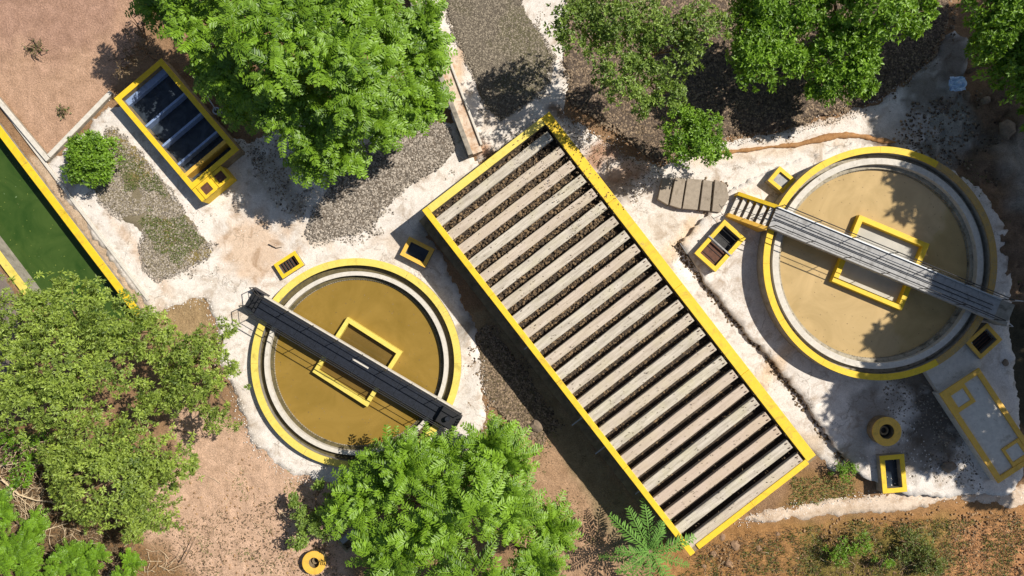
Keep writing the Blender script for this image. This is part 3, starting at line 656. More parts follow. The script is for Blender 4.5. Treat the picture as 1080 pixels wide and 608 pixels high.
def on_beams(name, n, u0, u1, v0, v1, ll, lm, z=2.67):
    c = np.array([(*FB.p(a, b), z + random.uniform(0, .02)) for a, b in zip(RNG.uniform(u0, u1, n), v0 + (v1 - v0) * (1 - RNG.uniform(0, 1, n) ** 1.3))])
    d = rand_dirs(n); d[:, 2] *= 0.15; V, Fc = leaf_quads(c, norm(d), norm(np.array([0, 0, 1.0]) + rand_dirs(n) * .3), ll * RNG.uniform(.5, 1.2, n), ll * .4 * RNG.uniform(.5, 1.2, n))
    tag(mesh_np(name, V, Fc, L[lm], attr=np.repeat(RNG.uniform(0, .8, n), 4)), kind='stuff')
litter('moss_line', [(500, 168), (590, 104), (594, 112), (508, 178)], 60, 0.08, 0.10, 0.04, 'dry', 43, 0.3, 0.8)

# ------------------------------------------------------------------ left canal with yellow walls
cw = MB().prism(CAN.rect(-45, 13.0, -4.1, -0.1), -1.55, -0.75).build('water', M['green_water']); tag(cw, kind='structure')
def along_wall(name, label, fr, u0, u1, v0, v1, z0, z1, cop, cap=0.06, wm='concrete', cat='wall', seg=3.0, inset=0.0):
    t = thing(name, fr.P3((u0 + u1) / 2, (v0 + v1) / 2, z0), label, cat)
    MB().prism(fr.rect(u0, u1, v0 + inset, v1 - inset), z0, z1 - cap).build('wall_body', M[wm], t)
    n = max(1, int(abs(u1 - u0) / seg)); e = (u1 - u0) / n
    for i in range(n):
        wob(MB().prism(fr.rect(u0 + i * e + 0.006, u0 + (i + 1) * e - 0.006, v0, v1), z1 - cap + 0.002, z1), 0.004).build('coping', M[cop], t, bevel=0.012)
    return t
along_wall('canal_wall', 'long yellow topped wall between the green canal and the pale path', CAN, -14, 12.6, -0.36, 0.02, -1.6, 0.22, 'yellow')
along_wall('canal_wall', 'pale yellow topped wall on the road side of the green canal', CAN, -14, 13, -4.38, -3.98, -1.6, 0.2, 'yellow_pale')
along_wall('canal_kerb', 'low weathered kerb running beside the canal, set in the pale path', CAN, -2, 12.2, 0.55, 0.72, -0.2, 0.1, 'concrete_white')
# kerb round the dirt lot
a = P(52, 168); b = P(118, 100)
LOT = FR(a.x, a.y, math.atan2(b.y - a.y, b.x - a.x))
along_wall('lot_kerb', 'sunlit beige kerb between the bare dirt lot and the round bush', LOT, 0.15, (b - a).length + 0.1, -0.12, 0.12, -0.2, 0.25, 'concrete_white')
a2 = P(-8, 96); LOT2 = FR(a2.x, a2.y, math.atan2(a.y - a2.y, a.x - a2.x))
along_wall('lot_kerb', 'beige kerb on the canal side of the bare dirt lot', LOT2, -4, (a - a2).length + 0.12, -0.12, 0.12, -0.2, 0.25, 'concrete_white')

# ------------------------------------------------------------------ filter block with concrete beams
ZT = 2.7; kf = (H - ZT) / F
B0 = P(445, 222, ZT)                                       # left corner
al = math.atan2(-366, 284); FB = FR(B0.x, B0.y, al)         # u down the long side
LEN = 462 * kf; WID = 170 * kf                              # v>0 to the upper right
fb = thing('filter_bed', FB.P3(LEN / 2, WID / 2, 0), 'long raised filter bed with yellow rim and rows of pale concrete beams over dark stone', 'filter bed')
wl_, wr_, wt_, wb_ = 6.4 * kf, 11.2 * kf, 8.2 * kf, 6.4 * kf
outer = FB.rect(0, LEN, 0, WID); inner = FB.rect(wt_, LEN - wb_, wl_, WID - wr_)
e = 0.012
MB().frame(FB.rect(e, LEN - e, e, WID - e), FB.rect(wt_ - e, LEN - wb_ + e, wl_ - e, WID - wr_ + e), -0.3, ZT - 0.08).build('wall', M['concrete_dark'], fb)
def cop_strip(u0, u1, v0, v1, m, n, ax, zz=ZT):
    for i in range(n):
        if ax == 'u':
            q = (u0 + (u1 - u0) * i / n + 0.003, u0 + (u1 - u0) * (i + 1) / n - 0.003, v0, v1)
        else:
            q = (u0, u1, v0 + (v1 - v0) * i / n + 0.003, v0 + (v1 - v0) * (i + 1) / n - 0.003)
        wob(MB().prism(FB.rect(*q), zz - 0.078, zz), 0.004).build('coping', M[m], fb, bevel=0.015)
cop_strip(0, LEN - 0.15, WID - wr_, WID, 'yellow', 4, 'u')
cop_strip(0, LEN, 0, wl_, 'yellow', 4, 'u')
cop_strip(0, wt_, wl_ + 0.004, WID - wr_ - 0.004, 'yellow_pale', 2, 'v')
cop_strip(LEN - wb_, LEN, wl_ + 0.25, WID - wr_ - 0.004, 'yellow', 2, 'v')
MB().prism(FB.rect(-0.05, LEN + 0.1, -0.55, 0.02), -0.3, 0.28).build('footing', M['concrete_dark'], fb)
MB().prism(FB.rect(wt_ - e, LEN - wb_ + e, wl_ - e, WID - wr_ + e), 1.6, 2.02).build('media_bed', M['media_soil'], fb)
uu = RNG.uniform(wt_, LEN - wb_, 17000); vv = RNG.uniform(wl_, WID - wr_, 17000)
xy = np.array([FB.p(a, b) for a, b in zip(uu, vv)])
zz = 2.28 - 0.012 * uu + RNG.uniform(-0.05, 0.05, len(uu))
V, Fc, a = stones(xy, zz - 0.1, 0.055); tag(mesh_np('media_stone', V, Fc, M['st_media'], fb, attr=a), kind='stuff')
def sub_part(src, parent, loc, rz=None):
    c = src.copy(); COL.objects.link(c); c.parent = parent; c.location = loc
    if rz is not None: c.rotation_euler = (0, 0, rz)
    return c
bw = 10.4 * kf; v0b, v1b = wl_ - 0.02, WID - wr_ - 3.0 * kf
bl = v1b - v0b
def beam_mesh():
    m = MB(); segs = 14
    # chamfered cross-section extruded along x with slight wobble
    for i in range(segs + 1):
        x_ = bl * i / segs; j = random.uniform(-0.008, 0.008)
        for (yy, z_) in ((-bw / 2, -0.28), (bw / 2, -0.28), (bw / 2 + j, -0.02), (bw / 2 - 0.02 + j, 0), (-bw / 2 + 0.02 + j, 0), (-bw / 2 + j, -0.02)): m.v.append((x_, yy, z_))
    for i in range(segs):
        for k in range(6): m.f.append((i * 6 + k, i * 6 + (k + 1) % 6, (i + 1) * 6 + (k + 1) % 6, (i + 1) * 6 + k))
    m.f.append((5, 4, 3, 2, 1, 0)); m.f.append(tuple(segs * 6 + k for k in range(6)))
    return m
protos = []
for k in range(3):
    me = bpy.data.meshes.new('concrete_beam'); mm = beam_mesh(); me.from_pydata(mm.v, [], mm.f); me.materials.append(M['beam']); protos.append(me)
eye = bpy.data.meshes.new('lifting_eye'); mm = MB().tube([(0, 0, -0.01), (0, 0, 0.05)], 0.03, 6).tube([(0, 0, 0.05), (0.05, 0, 0.07), (0.1, 0, 0.02)], 0.012, 4)
eye.from_pydata(mm.v, [], mm.f); eye.materials.append(M['rust'])
u_first = wt_ + 12.5 * kf
for i in range(24):
    u = u_first + i * 18.72 * kf
    o = bpy.data.objects.new('concrete_beam', protos[i % 3]); COL.objects.link(o); o.parent = fb
    q = FB.P3(u, v0b, ZT - 0.06 + random.uniform(-0.012, 0.01)); ORG[o] = q
    o.location = q - ORG[fb]; o.rotation_euler = (random.uniform(-.015, .015), random.uniform(-.002, .002), al + math.pi / 2 + random.uniform(-0.006, 0.006))
    for s in (-0.13, 0.13):
        ee = bpy.data.objects.new('lifting_eye', eye); COL.objects.link(ee); ee.parent = o; ee.location = (bl - 0.18, s, 0.0)
for (ux, ln) in ((13.2, 0.75), (15.1, 0.7), (18.0, 0.35), (8.6, 0.3)):   # drain stubs on the low side
    MB().tube([FB.P3(ux, 0.05, 0.9), FB.P3(ux, -ln, 0.86)], 0.035, 8).build('drain_pipe', M['galv'], fb)

on_beams('fallen_leaves', 700, 0.3, LEN - 0.3, 0.3, WID - 0.1, 0.1, 'dry')
on_beams('fallen_leaves', 260, 0.1, 6, WID - 3, WID, 0.12, 'dry', ZT + 0.01)
# ------------------------------------------------------------------ clarifiers
def clarifier(label, cpx, cpy, rpx, zt, zw, wring, water, ymat, wallm, prof, box, boxin, boxmat, zfloor, shade_worn=False):
    k = (H - zt) / F; c = P(cpx, cpy, zt); R = rpx * k; n = 144
    t = thing('clarifier_tank', (c.x, c.y, 0), label, 'water tank')
    rw = wring * k; C = lambda r: circ(c.x, c.y, r, n)
    MB().frame(C(R - 0.015), C(R - rw + 0.015), -0.3, zt - 0.06).build('outer_wall', M[wallm], t, smooth=False)
    # coping cast in bays
    bays = 12
    for b_ in range(bays):
        m = MB(); a0 = 2 * math.pi * b_ / bays + 0.0008; a1 = 2 * math.pi * (b_ + 1) / bays - 0.0008; nn = 13
        pts = [(c.x + R * math.cos(a0 + (a1 - a0) * i / nn), c.y + R * math.sin(a0 + (a1 - a0) * i / nn)) for i in range(nn + 1)]
        pin = [(c.x + (R - rw) * math.cos(a0 + (a1 - a0) * i / nn), c.y + (R - rw) * math.sin(a0 + (a1 - a0) * i / nn)) for i in range(nn + 1)]
        vs = [(x_, y_, z_) for z_ in (zt - 0.058, zt) for q in (pts, pin) for x_, y_ in q]; w_ = nn + 1
        fs = []
        for i in range(nn):
            fs += [(2 * w_ + i, 2 * w_ + i + 1, 3 * w_ + i + 1, 3 * w_ + i), (i, i + 1, 2 * w_ + i + 1, 2 * w_ + i), (w_ + i + 1, w_ + i, 3 * w_ + i, 3 * w_ + i + 1)]
        fs += [(0, 2 * w_, 3 * w_, w_), (nn, w_ + nn, 3 * w_ + nn, 2 * w_ + nn)]
        m.add(vs, fs).build('coping', M['yellow_shade_worn' if shade_worn and math.cos((a0 + a1) / 2 - 0.1) > 0.62 else ymat], t)  # right-hand bays get the browner paint that carries the tree shade
    r = R - rw
    for (nm, wpx, z1, mm) in prof:                      # rings from the wall inwards
        w_ = wpx * k
        MB().frame(C(r - 0.002), C(r - w_ + 0.002), -0.2, z1).build(nm, M[mm], t)
        r -= w_
    # V-notch weir plate
    m = MB(); nt_ = 220
    for i in range(nt_):
        a0 = 2 * math.pi * i / nt_; a1 = 2 * math.pi * (i + 0.72) / nt_; zb = zw - 0.1; z1 = zw + 0.07
        q = [(c.x + rr * math.cos(aa), c.y + rr * math.sin(aa)) for rr, aa in ((r - 0.005, a0), (r - 0.005, a1), (r - 0.035, a1), (r - 0.035, a0))]
        m.prism(q, zb, z1)
    m.build('weir_plate', M['launder'], t)
    MB().prism(C(r - 0.003), zfloor, zw).build('water', M[water], t)
    # yellow baffle box in the middle
    zb = zw + 0.38; kb = (H - zb) / F
    q = [tuple(P(x_, y_, zb)[:2]) for x_, y_ in box]
    cx = sum(p[0] for p in q) / 4; cy = sum(p[1] for p in q) / 4
    e1 = Vector((q[1][0] - q[0][0], q[1][1] - q[0][1])); e2 = Vector((q[3][0] - q[0][0], q[3][1] - q[0][1]))
    e1l, e2l = e1.length, e2.length; bwid = boxin * kb
    fr = FR(cx, cy, math.atan2(e1.y, e1.x))
    s = (-e1l / 2, e1l / 2, -e2l / 2, e2l / 2)
    MB().frame(fr.rect(*s), fr.rect(s[0] + bwid, s[1] - bwid, s[2] + bwid, s[3] - bwid), zw - 0.1, zb).build('baffle_frame', M[ymat], t, bevel=0.012)
    MB().prism(fr.rect(s[0] + bwid + .003, s[1] - bwid - .003, s[2] + bwid + .003, s[3] - bwid - .003), zw - 0.08, zw + 0.012).build('inner_water', M[boxmat], t)
    return t
clarifier('smaller round settling tank with olive brown water, beside the beamed filter bed', 375.5, 383.5, 111, 0.55, -0.02 + 0.12, 7.4,
          'mud_olive', 'yellow_pale', 'concrete',
          [('effluent_channel', 6.4, 0.14, 'launder_dark'), ('launder_wall', 4.5, 0.5, 'concrete_white'), ('launder_floor', 3.5, 0.22, 'launder_dark')],
          [(367, 334.5), (425, 371.5), (387, 431.5), (328, 391)], 4.6, 'mud_inner', -0.2)
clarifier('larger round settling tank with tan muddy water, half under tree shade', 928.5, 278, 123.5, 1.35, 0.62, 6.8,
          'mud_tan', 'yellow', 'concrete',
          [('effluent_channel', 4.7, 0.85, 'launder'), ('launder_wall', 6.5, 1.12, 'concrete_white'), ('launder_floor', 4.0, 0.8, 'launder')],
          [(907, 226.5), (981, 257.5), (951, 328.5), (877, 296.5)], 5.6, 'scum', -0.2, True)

def floating(name, c, r, n, z, lm, size=0.07, box=None):
    C = P(c[0], c[1], z); a = RNG.uniform(0, 6.28, n); q = r * (1 - RNG.uniform(0, 1, n) ** 2.2 * 0.9)
    xy = np.c_[C.x + q * np.cos(a), C.y + q * np.sin(a)] if box is None else np.array([CAN.p(u, v) for u, v in zip(RNG.uniform(-12, 12, n), RNG.uniform(-4, -0.3, n))])
    d = rand_dirs(n); d[:, 2] = 0; V, Fc = leaf_quads(np.c_[xy, np.full(n, z + 0.008)], norm(d), np.tile(np.array([0, 0, 1.0]), (n, 1)), size * RNG.uniform(.4, 1.3, n), size * .6 * RNG.uniform(.5, 1.3, n), 0.02)
    V[:, 2] = np.maximum(V[:, 2], z + 0.005)
    tag(mesh_np(name, V, Fc, L[lm], attr=np.repeat(RNG.uniform(0, 1, n), 4)), kind='stuff')
floating('floating_debris', (378, 384), 4.4, 260, 0.10, 'dry')
floating('floating_debris', (928, 279), 4.9, 200, 0.62, 'dry')
floating('floating_debris', (0, 0), 0, 260, -0.75, 'weed', 0.1, True)

# ------------------------------------------------------------------ walkway bridges
def bridge(label, a_px, b_px, zd, wpx, deckm, railm, edge, posts, stair=None, group='walkway bridges over the round tanks'):
    k = (H - zd) / F; A = P(*a_px, zd); B = P(*b_px, zd); fr = FR(A.x, A.y, math.atan2(B.y - A.y, B.x - A.x)); Ln = (B - A).length; w = wpx * k / 2
    t = thing('walkway_bridge', fr.P3(Ln / 2, 0, zd - 0.25), label, 'walkway', group)
    nplates = int(Ln / 1.15); e_ = Ln / nplates
    for i in range(nplates):
        MB().prism(fr.rect(i * e_ + 0.006, (i + 1) * e_ - 0.006, -w + 0.07, w - 0.07), zd - 0.05, zd + random.uniform(-.004, .004)).build('deck_plate', M[deckm], t)
    for s in (-1, 1):
        v = s * w
        MB().prism(fr.rect(0, Ln, min(v, v - s * 0.065), max(v, v - s * 0.065)), zd - 0.28, zd + 0.09).build('side_beam', M[edge if s > 0 else deckm], t, bevel=0.008)  # upper side beam takes a paler material: its sunlit edge put into colour
        rl = MB(); zr = zd + 0.95
        rl.tube([fr.P3(0, v - s * 0.03, zr), fr.P3(Ln, v - s * 0.03, zr)], 0.026, 8)
        h = rl.build('handrail', M[railm], t)
        MB().tube([fr.P3(0, v - s * 0.03, zd + 0.5), fr.P3(Ln, v - s * 0.03, zd + 0.5)], 0.018, 6).build('mid_rail', M[railm], h)
        for i in range(posts + 1):
            u = 0.03 + (Ln - 0.06) * i / posts
            MB().tube([fr.P3(u, v - s * 0.03, zd + 0.091), fr.P3(u, v - s * 0.03, zr - 0.026)], 0.022, 6).build('rail_post', M[railm], h)
    if stair: stair(t, fr, w, zd, Ln)
    return t
def stair_left(t, fr, w, zd, Ln):
    n = 3; run = 0.28
    for i in range(n):
        z_ = zd - (i + 1) * zd / (n + 1)
        MB().prism(fr.rect(-(i + 1) * run + 0.03, -i * run, -w + 0.05, w - 0.05), z_ - 0.04, z_).build('step', M['steel_black'], t)
    for s in (-1, 1):
        v = s * (w - 0.02); e = -n * run
        MB().prism([fr.p(0, v - .02), fr.p(0, v + .02), fr.p(e, v + .02), fr.p(e, v - .02)], 0.03, zd - 0.3).build('stringer', M['steel_dark'], t)
        h = MB().tube([fr.P3(0, v, zd + 0.95), fr.P3(e, v, 1.05), fr.P3(e - 0.02, v, 0.05)], 0.024, 7).build('stair_rail', M['steel_black'], t)
        MB().tube([fr.P3(0, v, zd + 0.5), fr.P3(e, v, 0.6)], 0.016, 6).build('mid_rail', M['steel_black'], h)
    MB().prism(fr.rect(Ln * .47, Ln * .47 + .95, .02, .1), zd + .008, zd + .03).build('white_strip', M['concrete_white'], t)
    # machinery on the far end
    m = MB().prism(fr.rect(Ln - 1.0, Ln + 0.1, -w + 0.1, w - 0.12), zd + 0.012, zd + 0.4)
    m.build('drive_unit', M['steel_black'], t, bevel=0.03)
    MB().tube([fr.P3(Ln - 0.5, 0, zd + 0.4), fr.P3(Ln - 0.5, 0, zd + 0.7)], 0.13, 12).build('drive_motor', M['steel_dark'], t)
bridge('black steel walkway bridge across the smaller olive brown tank', (273, 322), (482, 445), 0.95, 23, 'steel_dark', 'steel_black', 'concrete_white', 8, stair_left)
def stair_none(t, fr, w, zd, Ln):
    MB().prism(fr.rect(Ln + 0.01, Ln + 0.75, -w, w), zd - 0.9, zd - 0.03).build('landing', M['concrete'], t, bevel=0.01)
    for s in (-1, 1):
        MB().tube([fr.P3(Ln, s * (w - .03), zd + .95), fr.P3(Ln + .45, s * (w + .1), zd + .9), fr.P3(Ln + .5, s * (w + .1), zd - .03)], 0.022, 6).build('stair_rail', M['galv'], t)
    MB().tube([fr.P3(0.1, 0.12, zd + 0.03), fr.P3(Ln - 0.3, 0.12, zd + 0.03)], 0.02, 6).build('cable_conduit', M['steel_black'], t)
    MB().tube([fr.P3(0.1, -0.1, zd + 0.03), fr.P3(Ln - 0.3, -0.1, zd + 0.03)], 0.02, 6).build('cable_conduit', M['steel_black'], t)
bridge('grey walkway bridge across the larger tan tank', (815, 229), (1052, 327), 1.62, 24, 'deck_grey', 'steel_black', 'galv', 6, stair_none)

# ------------------------------------------------------------------ yellow sided stair up to the right bridge
A = P(774, 215, 0.8); B = P(814, 230, 1.5); st = FR(A.x, A.y, math.atan2(B.y - A.y, B.x - A.x)); Ln = (B - A).xy.length; w = 10.5 * 0.0485
t = thing('stairway', st.P3(Ln / 2, 0, 0.1), 'short concrete stair with yellow side walls leading up to the grey bridge', 'stairs')
for s in (-1, 1):
    v = s * w; v0_, v1_ = min(v, v + s * 0.2), max(v, v + s * 0.2)
    q = st.rect(0, Ln, v0_, v1_); vs = [(x_, y_, 0.05) for x_, y_ in q] + [(q[0][0], q[0][1], 0.65), (q[1][0], q[1][1], 1.58), (q[2][0], q[2][1], 1.58), (q[3][0], q[3][1], 0.65)]
    MB().add(vs, [(3, 2, 1, 0), (4, 5, 6, 7), (0, 1, 5, 4), (1, 2, 6, 5), (2, 3, 7, 6), (3, 0, 4, 7)]).build('side_wall', M['yellow'] if s > 0 else M['yellow_old'], t, bevel=0.01)
for i in range(6):
    u = 0.05 + i * Ln / 6; z_ = 0.55 + i * 0.17
    MB().prism(st.rect(u, u + Ln / 6 - 0.11, -w + 0.01, w - 0.01), z_ - 0.07, z_).build('step', M['concrete_white'], t, bevel=0.008)
for s in (-0.6, 0.6):
    h = MB().tube([st.P3(-0.1, s * w, 1.3), st.P3(Ln, s * w, 2.45)], 0.014, 6).build('handrail', M['steel_black'], t)
    for i in range(3):
        u = 0.1 + i * (Ln - 0.2) / 2; MB().tube([st.P3(u, s * w, 0.5 + u * 0.45), st.P3(u, s * w, 1.35 + u * 0.52)], 0.014, 5).build('rail_post', M['steel_black'], h)

# ------------------------------------------------------------------ small chambers
def chamber(label, c, half, ang, zt, rim, ym, floor_m, depth=0.35, zb=0.0, parts=None, name='inspection_chamber', cat='chamber'):
    """c centre px at top, half sizes px, ang in image degrees (clockwise)"""
    k = (H - zt) / F; C = P(c[0], c[1], zt); fr = FR(C.x, C.y, -math.radians(ang)); a, b = half[0] * k, half[1] * k; r = rim * k
    t = thing(name, (C.x, C.y, zb), label, cat)
    MB().frame(fr.rect(-a + .01, a - .01, -b + .01, b - .01), fr.rect(-a + r - .01, a - r + .01, -b + r - .01, b - r + .01), zb - 0.2, zt - 0.05).build('wall', M['concrete'], t)
    wob(MB().frame(fr.rect(-a, a, -b, b), fr.rect(-a + r, a - r, -b + r, b - r), zt - 0.049, zt), 0.006).build('rim', M[ym], t, bevel=0.012)
    MB().prism(fr.rect(-a + r - .009, a - r + .009, -b + r - .009, b - r + .009), zb - 0.15, zt - depth).build('floor', M[floor_m], t)
    if parts: parts(t, fr, a, b, r, zt)
    return t
def bars(n, ax, m, zoff=-0.12, rad=0.02):
    def f(t, fr, a, b, r, zt):
        for i in range(n):
            s = -1 + 2 * (i + 0.5) / n
            p0, p1 = ((fr.P3(s * (a - r), -b + r, zt + zoff), fr.P3(s * (a - r), b - r, zt + zoff)) if ax == 'v' else (fr.P3(-a + r, s * (b - r), zt + zoff), fr.P3(a - r, s * (b - r), zt + zoff)))
            MB().tube([p0, p1], rad, 5).build('grate_bar', M[m], t)
    return f
def box758(t, fr, a, b, r, zt):
    MB().prism(fr.rect(-0.05, 0.02, -b - 0.05, b + 0.05), zt + 0.003, zt + 0.06).build('cross_bar', M['deck_grey'], t)
    MB().prism(fr.rect(-a + r + .01, -0.08, -b + r + .02, b - r - .02), zt - 0.34, zt - 0.2).build('cover_board', M['rust'], t)
    bars(5, 'v', 'steel_black', -0.18, 0.014)(t, fr, a, b, r, zt)
chamber('small yellow rimmed box with rusty grating, upper left of the smaller tank', (304.5, 279.5), (13.5, 9), -33, 0.35, 3.6, 'yellow', 'chamber_dark', 0.3, parts=bars(6, 'v', 'rust'))
chamber('orange rimmed box shaded by the corner of the filter bed', (440, 266), (15, 11), 27, 0.55, 4.2, 'yellow_old', 'black_water', 0.35)
chamber('yellow rimmed twin box with a cross bar, between filter bed and stair', (759.5, 259.5), (24, 15), -48, 0.85, 4.5, 'yellow', 'chamber_dark', 0.5, 0.2, box758)
chamber('tiny square yellow box with grey lid touching the larger tank', (824.5, 190), (11, 10), 40, 0.65, 4.2, 'yellow', 'deck_grey', 0.12, 0.1)
chamber('orange rimmed box with dark pit, under the landing of the grey bridge', (1038, 360), (15.5, 12), -42, 0.95, 4.0, 'yellow_old', 'chamber_dark', 0.5, 0.2, bars(5, 'u', 'rust', -0.25))
chamber('upright yellow rimmed box with blue black water, below the round well', (942.5, 500), (13, 20), -5, 0.75, 5, 'yellow', 'black_water', 0.4, 0.25)
def box370(t, fr, a, b, r, zt):
    MB().prism(fr.rect(-a + r, -0.04, -b + r, b - r), zt - 0.1, zt - 0.04).build('lid', M['deck_grey'], t)
chamber('plain grey concrete box half hidden under the frond tree', (373, 566), (9, 17), 50, 0.35, 2.5, 'concrete_dark', 'concrete_dark', 0.3, 0, box370)
def well(label, c, r, ri, zt, zb, ym, seed=0):
    k = (H - zt) / F; C = P(c[0], c[1], zt); t = thing('round_well', (C.x, C.y, zb), label, 'well')
    c1 = lambda q, n=40: circ(C.x, C.y, q * k, n)
    MB().frame(c1(r - 0.4), c1(ri + 0.4), zb - 0.2, zt - 0.06).build('wall', M['concrete_dark'], t)
    MB().frame(c1(r), c1(ri), zt - 0.058, zt).build('rim', M[ym], t, bevel=0.015)
    MB().prism(c1(ri + 0.3), zb - 0.15, zt - 0.45).build('well_floor', M['chamber_dark'], t)
    MB().frame(c1(ri * 0.62), c1(ri * 0.4), zt - 0.44, zt - 0.3).build('pipe_mouth', M['concrete_dark'], t)
    return t
well('round orange yellow well cover ring in the shaded yard', (935.5, 455.5), 15.5, 7.8, 0.95, 0.25, 'yellow_old')
well('round yellow well ring beside the leafy shrub at the lower left', (331, 594), 12.5, 5.5, 0.45, 0.0, 'yellow_old')

# ------------------------------------------------------------------ upper left settling tank with four dark bays
zt = 1.0; k = (H - zt) / F; T0 = P(170, 61.5, zt)
TL = FR(T0.x, T0.y, math.atan2(-96.5, 82))     # u long axis, v towards upper right -> use negative v
t = thing('settling_tank', TL.P3(3, -1.6, 0), 'rectangular yellow rimmed tank with four dark bays and a small twin hopper', 'water tank')
U1, V1 = 126.6 * k, -65.7 * k; r = 5.5 * k
def TR(u0, u1, v0, v1): return TL.rect(u0 * k, u1 * k, -v1 * k, -v0 * k)
MB().frame(TR(.2, 126.4, .2, 65.5), TR(5.4, 121.2, 5.4, 60.4), -0.3, zt - .06).build('wall', M['concrete_dark'], t)
MB().frame(TR(0, 126.6, 0, 65.7), TR(5.6, 121, 5.6, 60.2), zt - .058, zt).build('rim', M['yellow'], t, bevel=0.012)
MB().prism(TR(5.3, 121.3, 5.3, 60.5), -0.25, 0.35).build('water', M['black_water'], t)
MB().prism(TR(5.5, 12, 5.5, 60.3), 0.3, 0.62).build('inlet_ledge', M['blue_wall'], t, bevel=0.01)
for u in (41, 68.5, 94):
    MB().prism(TR(u, u + 2.4, 5.5, 60.3), 0.3, 0.8).build('divider_wall', M['blue_wall'], t, bevel=0.01)
MB().prism(TR(108.5, 112.5, 5.62, 60.18), 0.3, zt - 0.004).build('cross_wall', M['yellow_old'], t, bevel=0.01)
# hopper
MB().frame(TR(127, 143, 26, 65.5), TR(131, 141, 26.5, 42), 0.0, zt - .02).build('hopper_wall', M['yellow'], t)
for v in (27, 46):
    MB().frame(TR(128, 144, v - 1.5, v + 14.5), TR(131, 141, v + 1.5, v + 11.5), zt - 0.01, zt + .03).build('hopper_rim', M['yellow'], t, bevel=0.008)
    MB().prism(TR(130.8, 141.2, v + 1.3, v + 11.7), zt - 0.1, zt - 0.012).build('hopper_cover', M['rust'], t)
MB().prism(TR(130.9, 141.1, 42.1, 61), -0.1, zt - 0.1).build('hopper_fill', M['yellow'], t)

# ------------------------------------------------------------------ lower right slab tank
zt = 1.05; k2 = (H - zt) / F; T0 = P(991, 415.7, zt); q = P(1053.3, 510.2, zt)
BR = FR(T0.x, T0.y, math.atan2(q.y - T0.y, q.x - T0.x)); LU = (q - T0).length / k2
def R2(u0, u1, v0, v1): return BR.rect(u0 * k2, u1 * k2, v0 * k2, v1 * k2)
t = thing('slab_tank', BR.P3(2.8, 1.2, 0.2), 'large pale roofed tank with orange yellow kerb at the right edge, in tree shade', 'water tank')
MB().prism(R2(0.4, LU - .4, 0.4, 49.6), -0.2, zt - .1).build('tank_roof', M['concrete_white'], t)
MB().frame(R2(0, LU, 0, 50), R2(5.5, LU - 5.5, 6, 44.5), zt - .098, zt).build('kerb', M['yellow_old'], t, bevel=0.015)
for (u, v) in ((5.6, 6.1), (LU - 28, 22.5)):
    f_ = MB().frame(R2(u, u + 22.4, v, v + 21.9), R2(u + 3, u + 18, v + 3, v + 18), zt - .097, zt - 0.02).build('hatch_kerb', M['yellow_old'], t, bevel=0.01)
    MB().prism(R2(u + 3.1, u + 17.9, v + 3.1, v + 17.9), zt - .098, zt - .05).build('hatch_lid', M['concrete_white'], f_)
# pale connecting pad between tank and clarifier
padp = [tuple(P(x_, y_, 0.7)[:2]) for x_, y_ in ((972, 386), (1024, 358), (1036, 386), (990, 414))]
t = MB().prism(padp, 0.0, 0.7).build('concrete_pad', M['concrete_white'], bevel=0.02); tag(t, 'pale concrete pad joining the larger round tank to the slab tank', 'concrete pad')

# ------------------------------------------------------------------ cast slabs
SL = [[(75, 155), (124, 150), (100, 270), (55, 245)], [(131, 150), (176, 155), (155, 286), (107, 270)], [(183, 155), (244, 160), (226, 291), (162, 286)], [(251, 160), (290, 165), (278, 296), (235, 291)], [(300, 160), (350, 180), (362, 240), (322, 302), (288, 298)]]
where = ['leftmost of the five old slabs, narrow and tapering to its foot', 'second of the five old slabs from the left, narrow', 'third and widest of the five old slabs, in the middle', 'fourth of the five old slabs, narrow', 'fifth old slab with a broken corner, nearest the yellow stair']
for pts, wh in zip(SL, where):
    q = [tuple(P(680 + x_ / 4.056, 150 + y_ / 4.056, 0.4)[:2]) for x_, y_ in pts][::-1]
    cx = sum(p[0] for p in q) / len(q); cy = sum(p[1] for p in q) / len(q)
    m = MB().prism([(cx + (a_ - cx) * 0.985, cy + (b_ - cy) * 0.985) for a_, b_ in q], 0.1, 0.4)
    wob(m, 0.012)
    o = m.build('concrete_slab', M['slab'], origin=(cx, cy, 0.1), bevel=0.02); tag(o, wh, 'concrete slab', 'five old concrete slabs laid side by side')
loose('slab_rubble', [(692, 215), (697, 188), (765, 190), (772, 225), (750, 228)], 60, 0.05, 0.06, 'st_brown', 51, True, 0.3)

# ------------------------------------------------------------------ open drain at the top
D0 = P(430, -10); D1 = P(497, 166); DR = FR(D0.x, D0.y, math.atan2(D1.y - D0.y, D1.x - D0.x)); Ln = (D1 - D0).length
t = thing('concrete_drain', DR.P3(Ln / 2, 0, 0), 'straight pale concrete drain with raised left wall, ending at the filter bed', 'drain')
MB().prism(DR.rect(0, Ln, -0.12, 0.14), -0.3, 0.75).build('side_wall', M['concrete'], t, bevel=0.02)
MB().prism(DR.rect(0, Ln, 0.142, 0.66), -0.25, 0.5).build('channel_floor', simple('silted_floor', lin(214, 194, 172), 0.9, 0.15, 5, 0.01, 30, dark=lin(176, 140, 108), darkpos=(0.45, 0.65)), t)
MB().prism(DR.rect(0, Ln - .3, 0.662, 0.78), -0.3, 0.62).build('side_wall', M['concrete_white'], t, bevel=0.02)

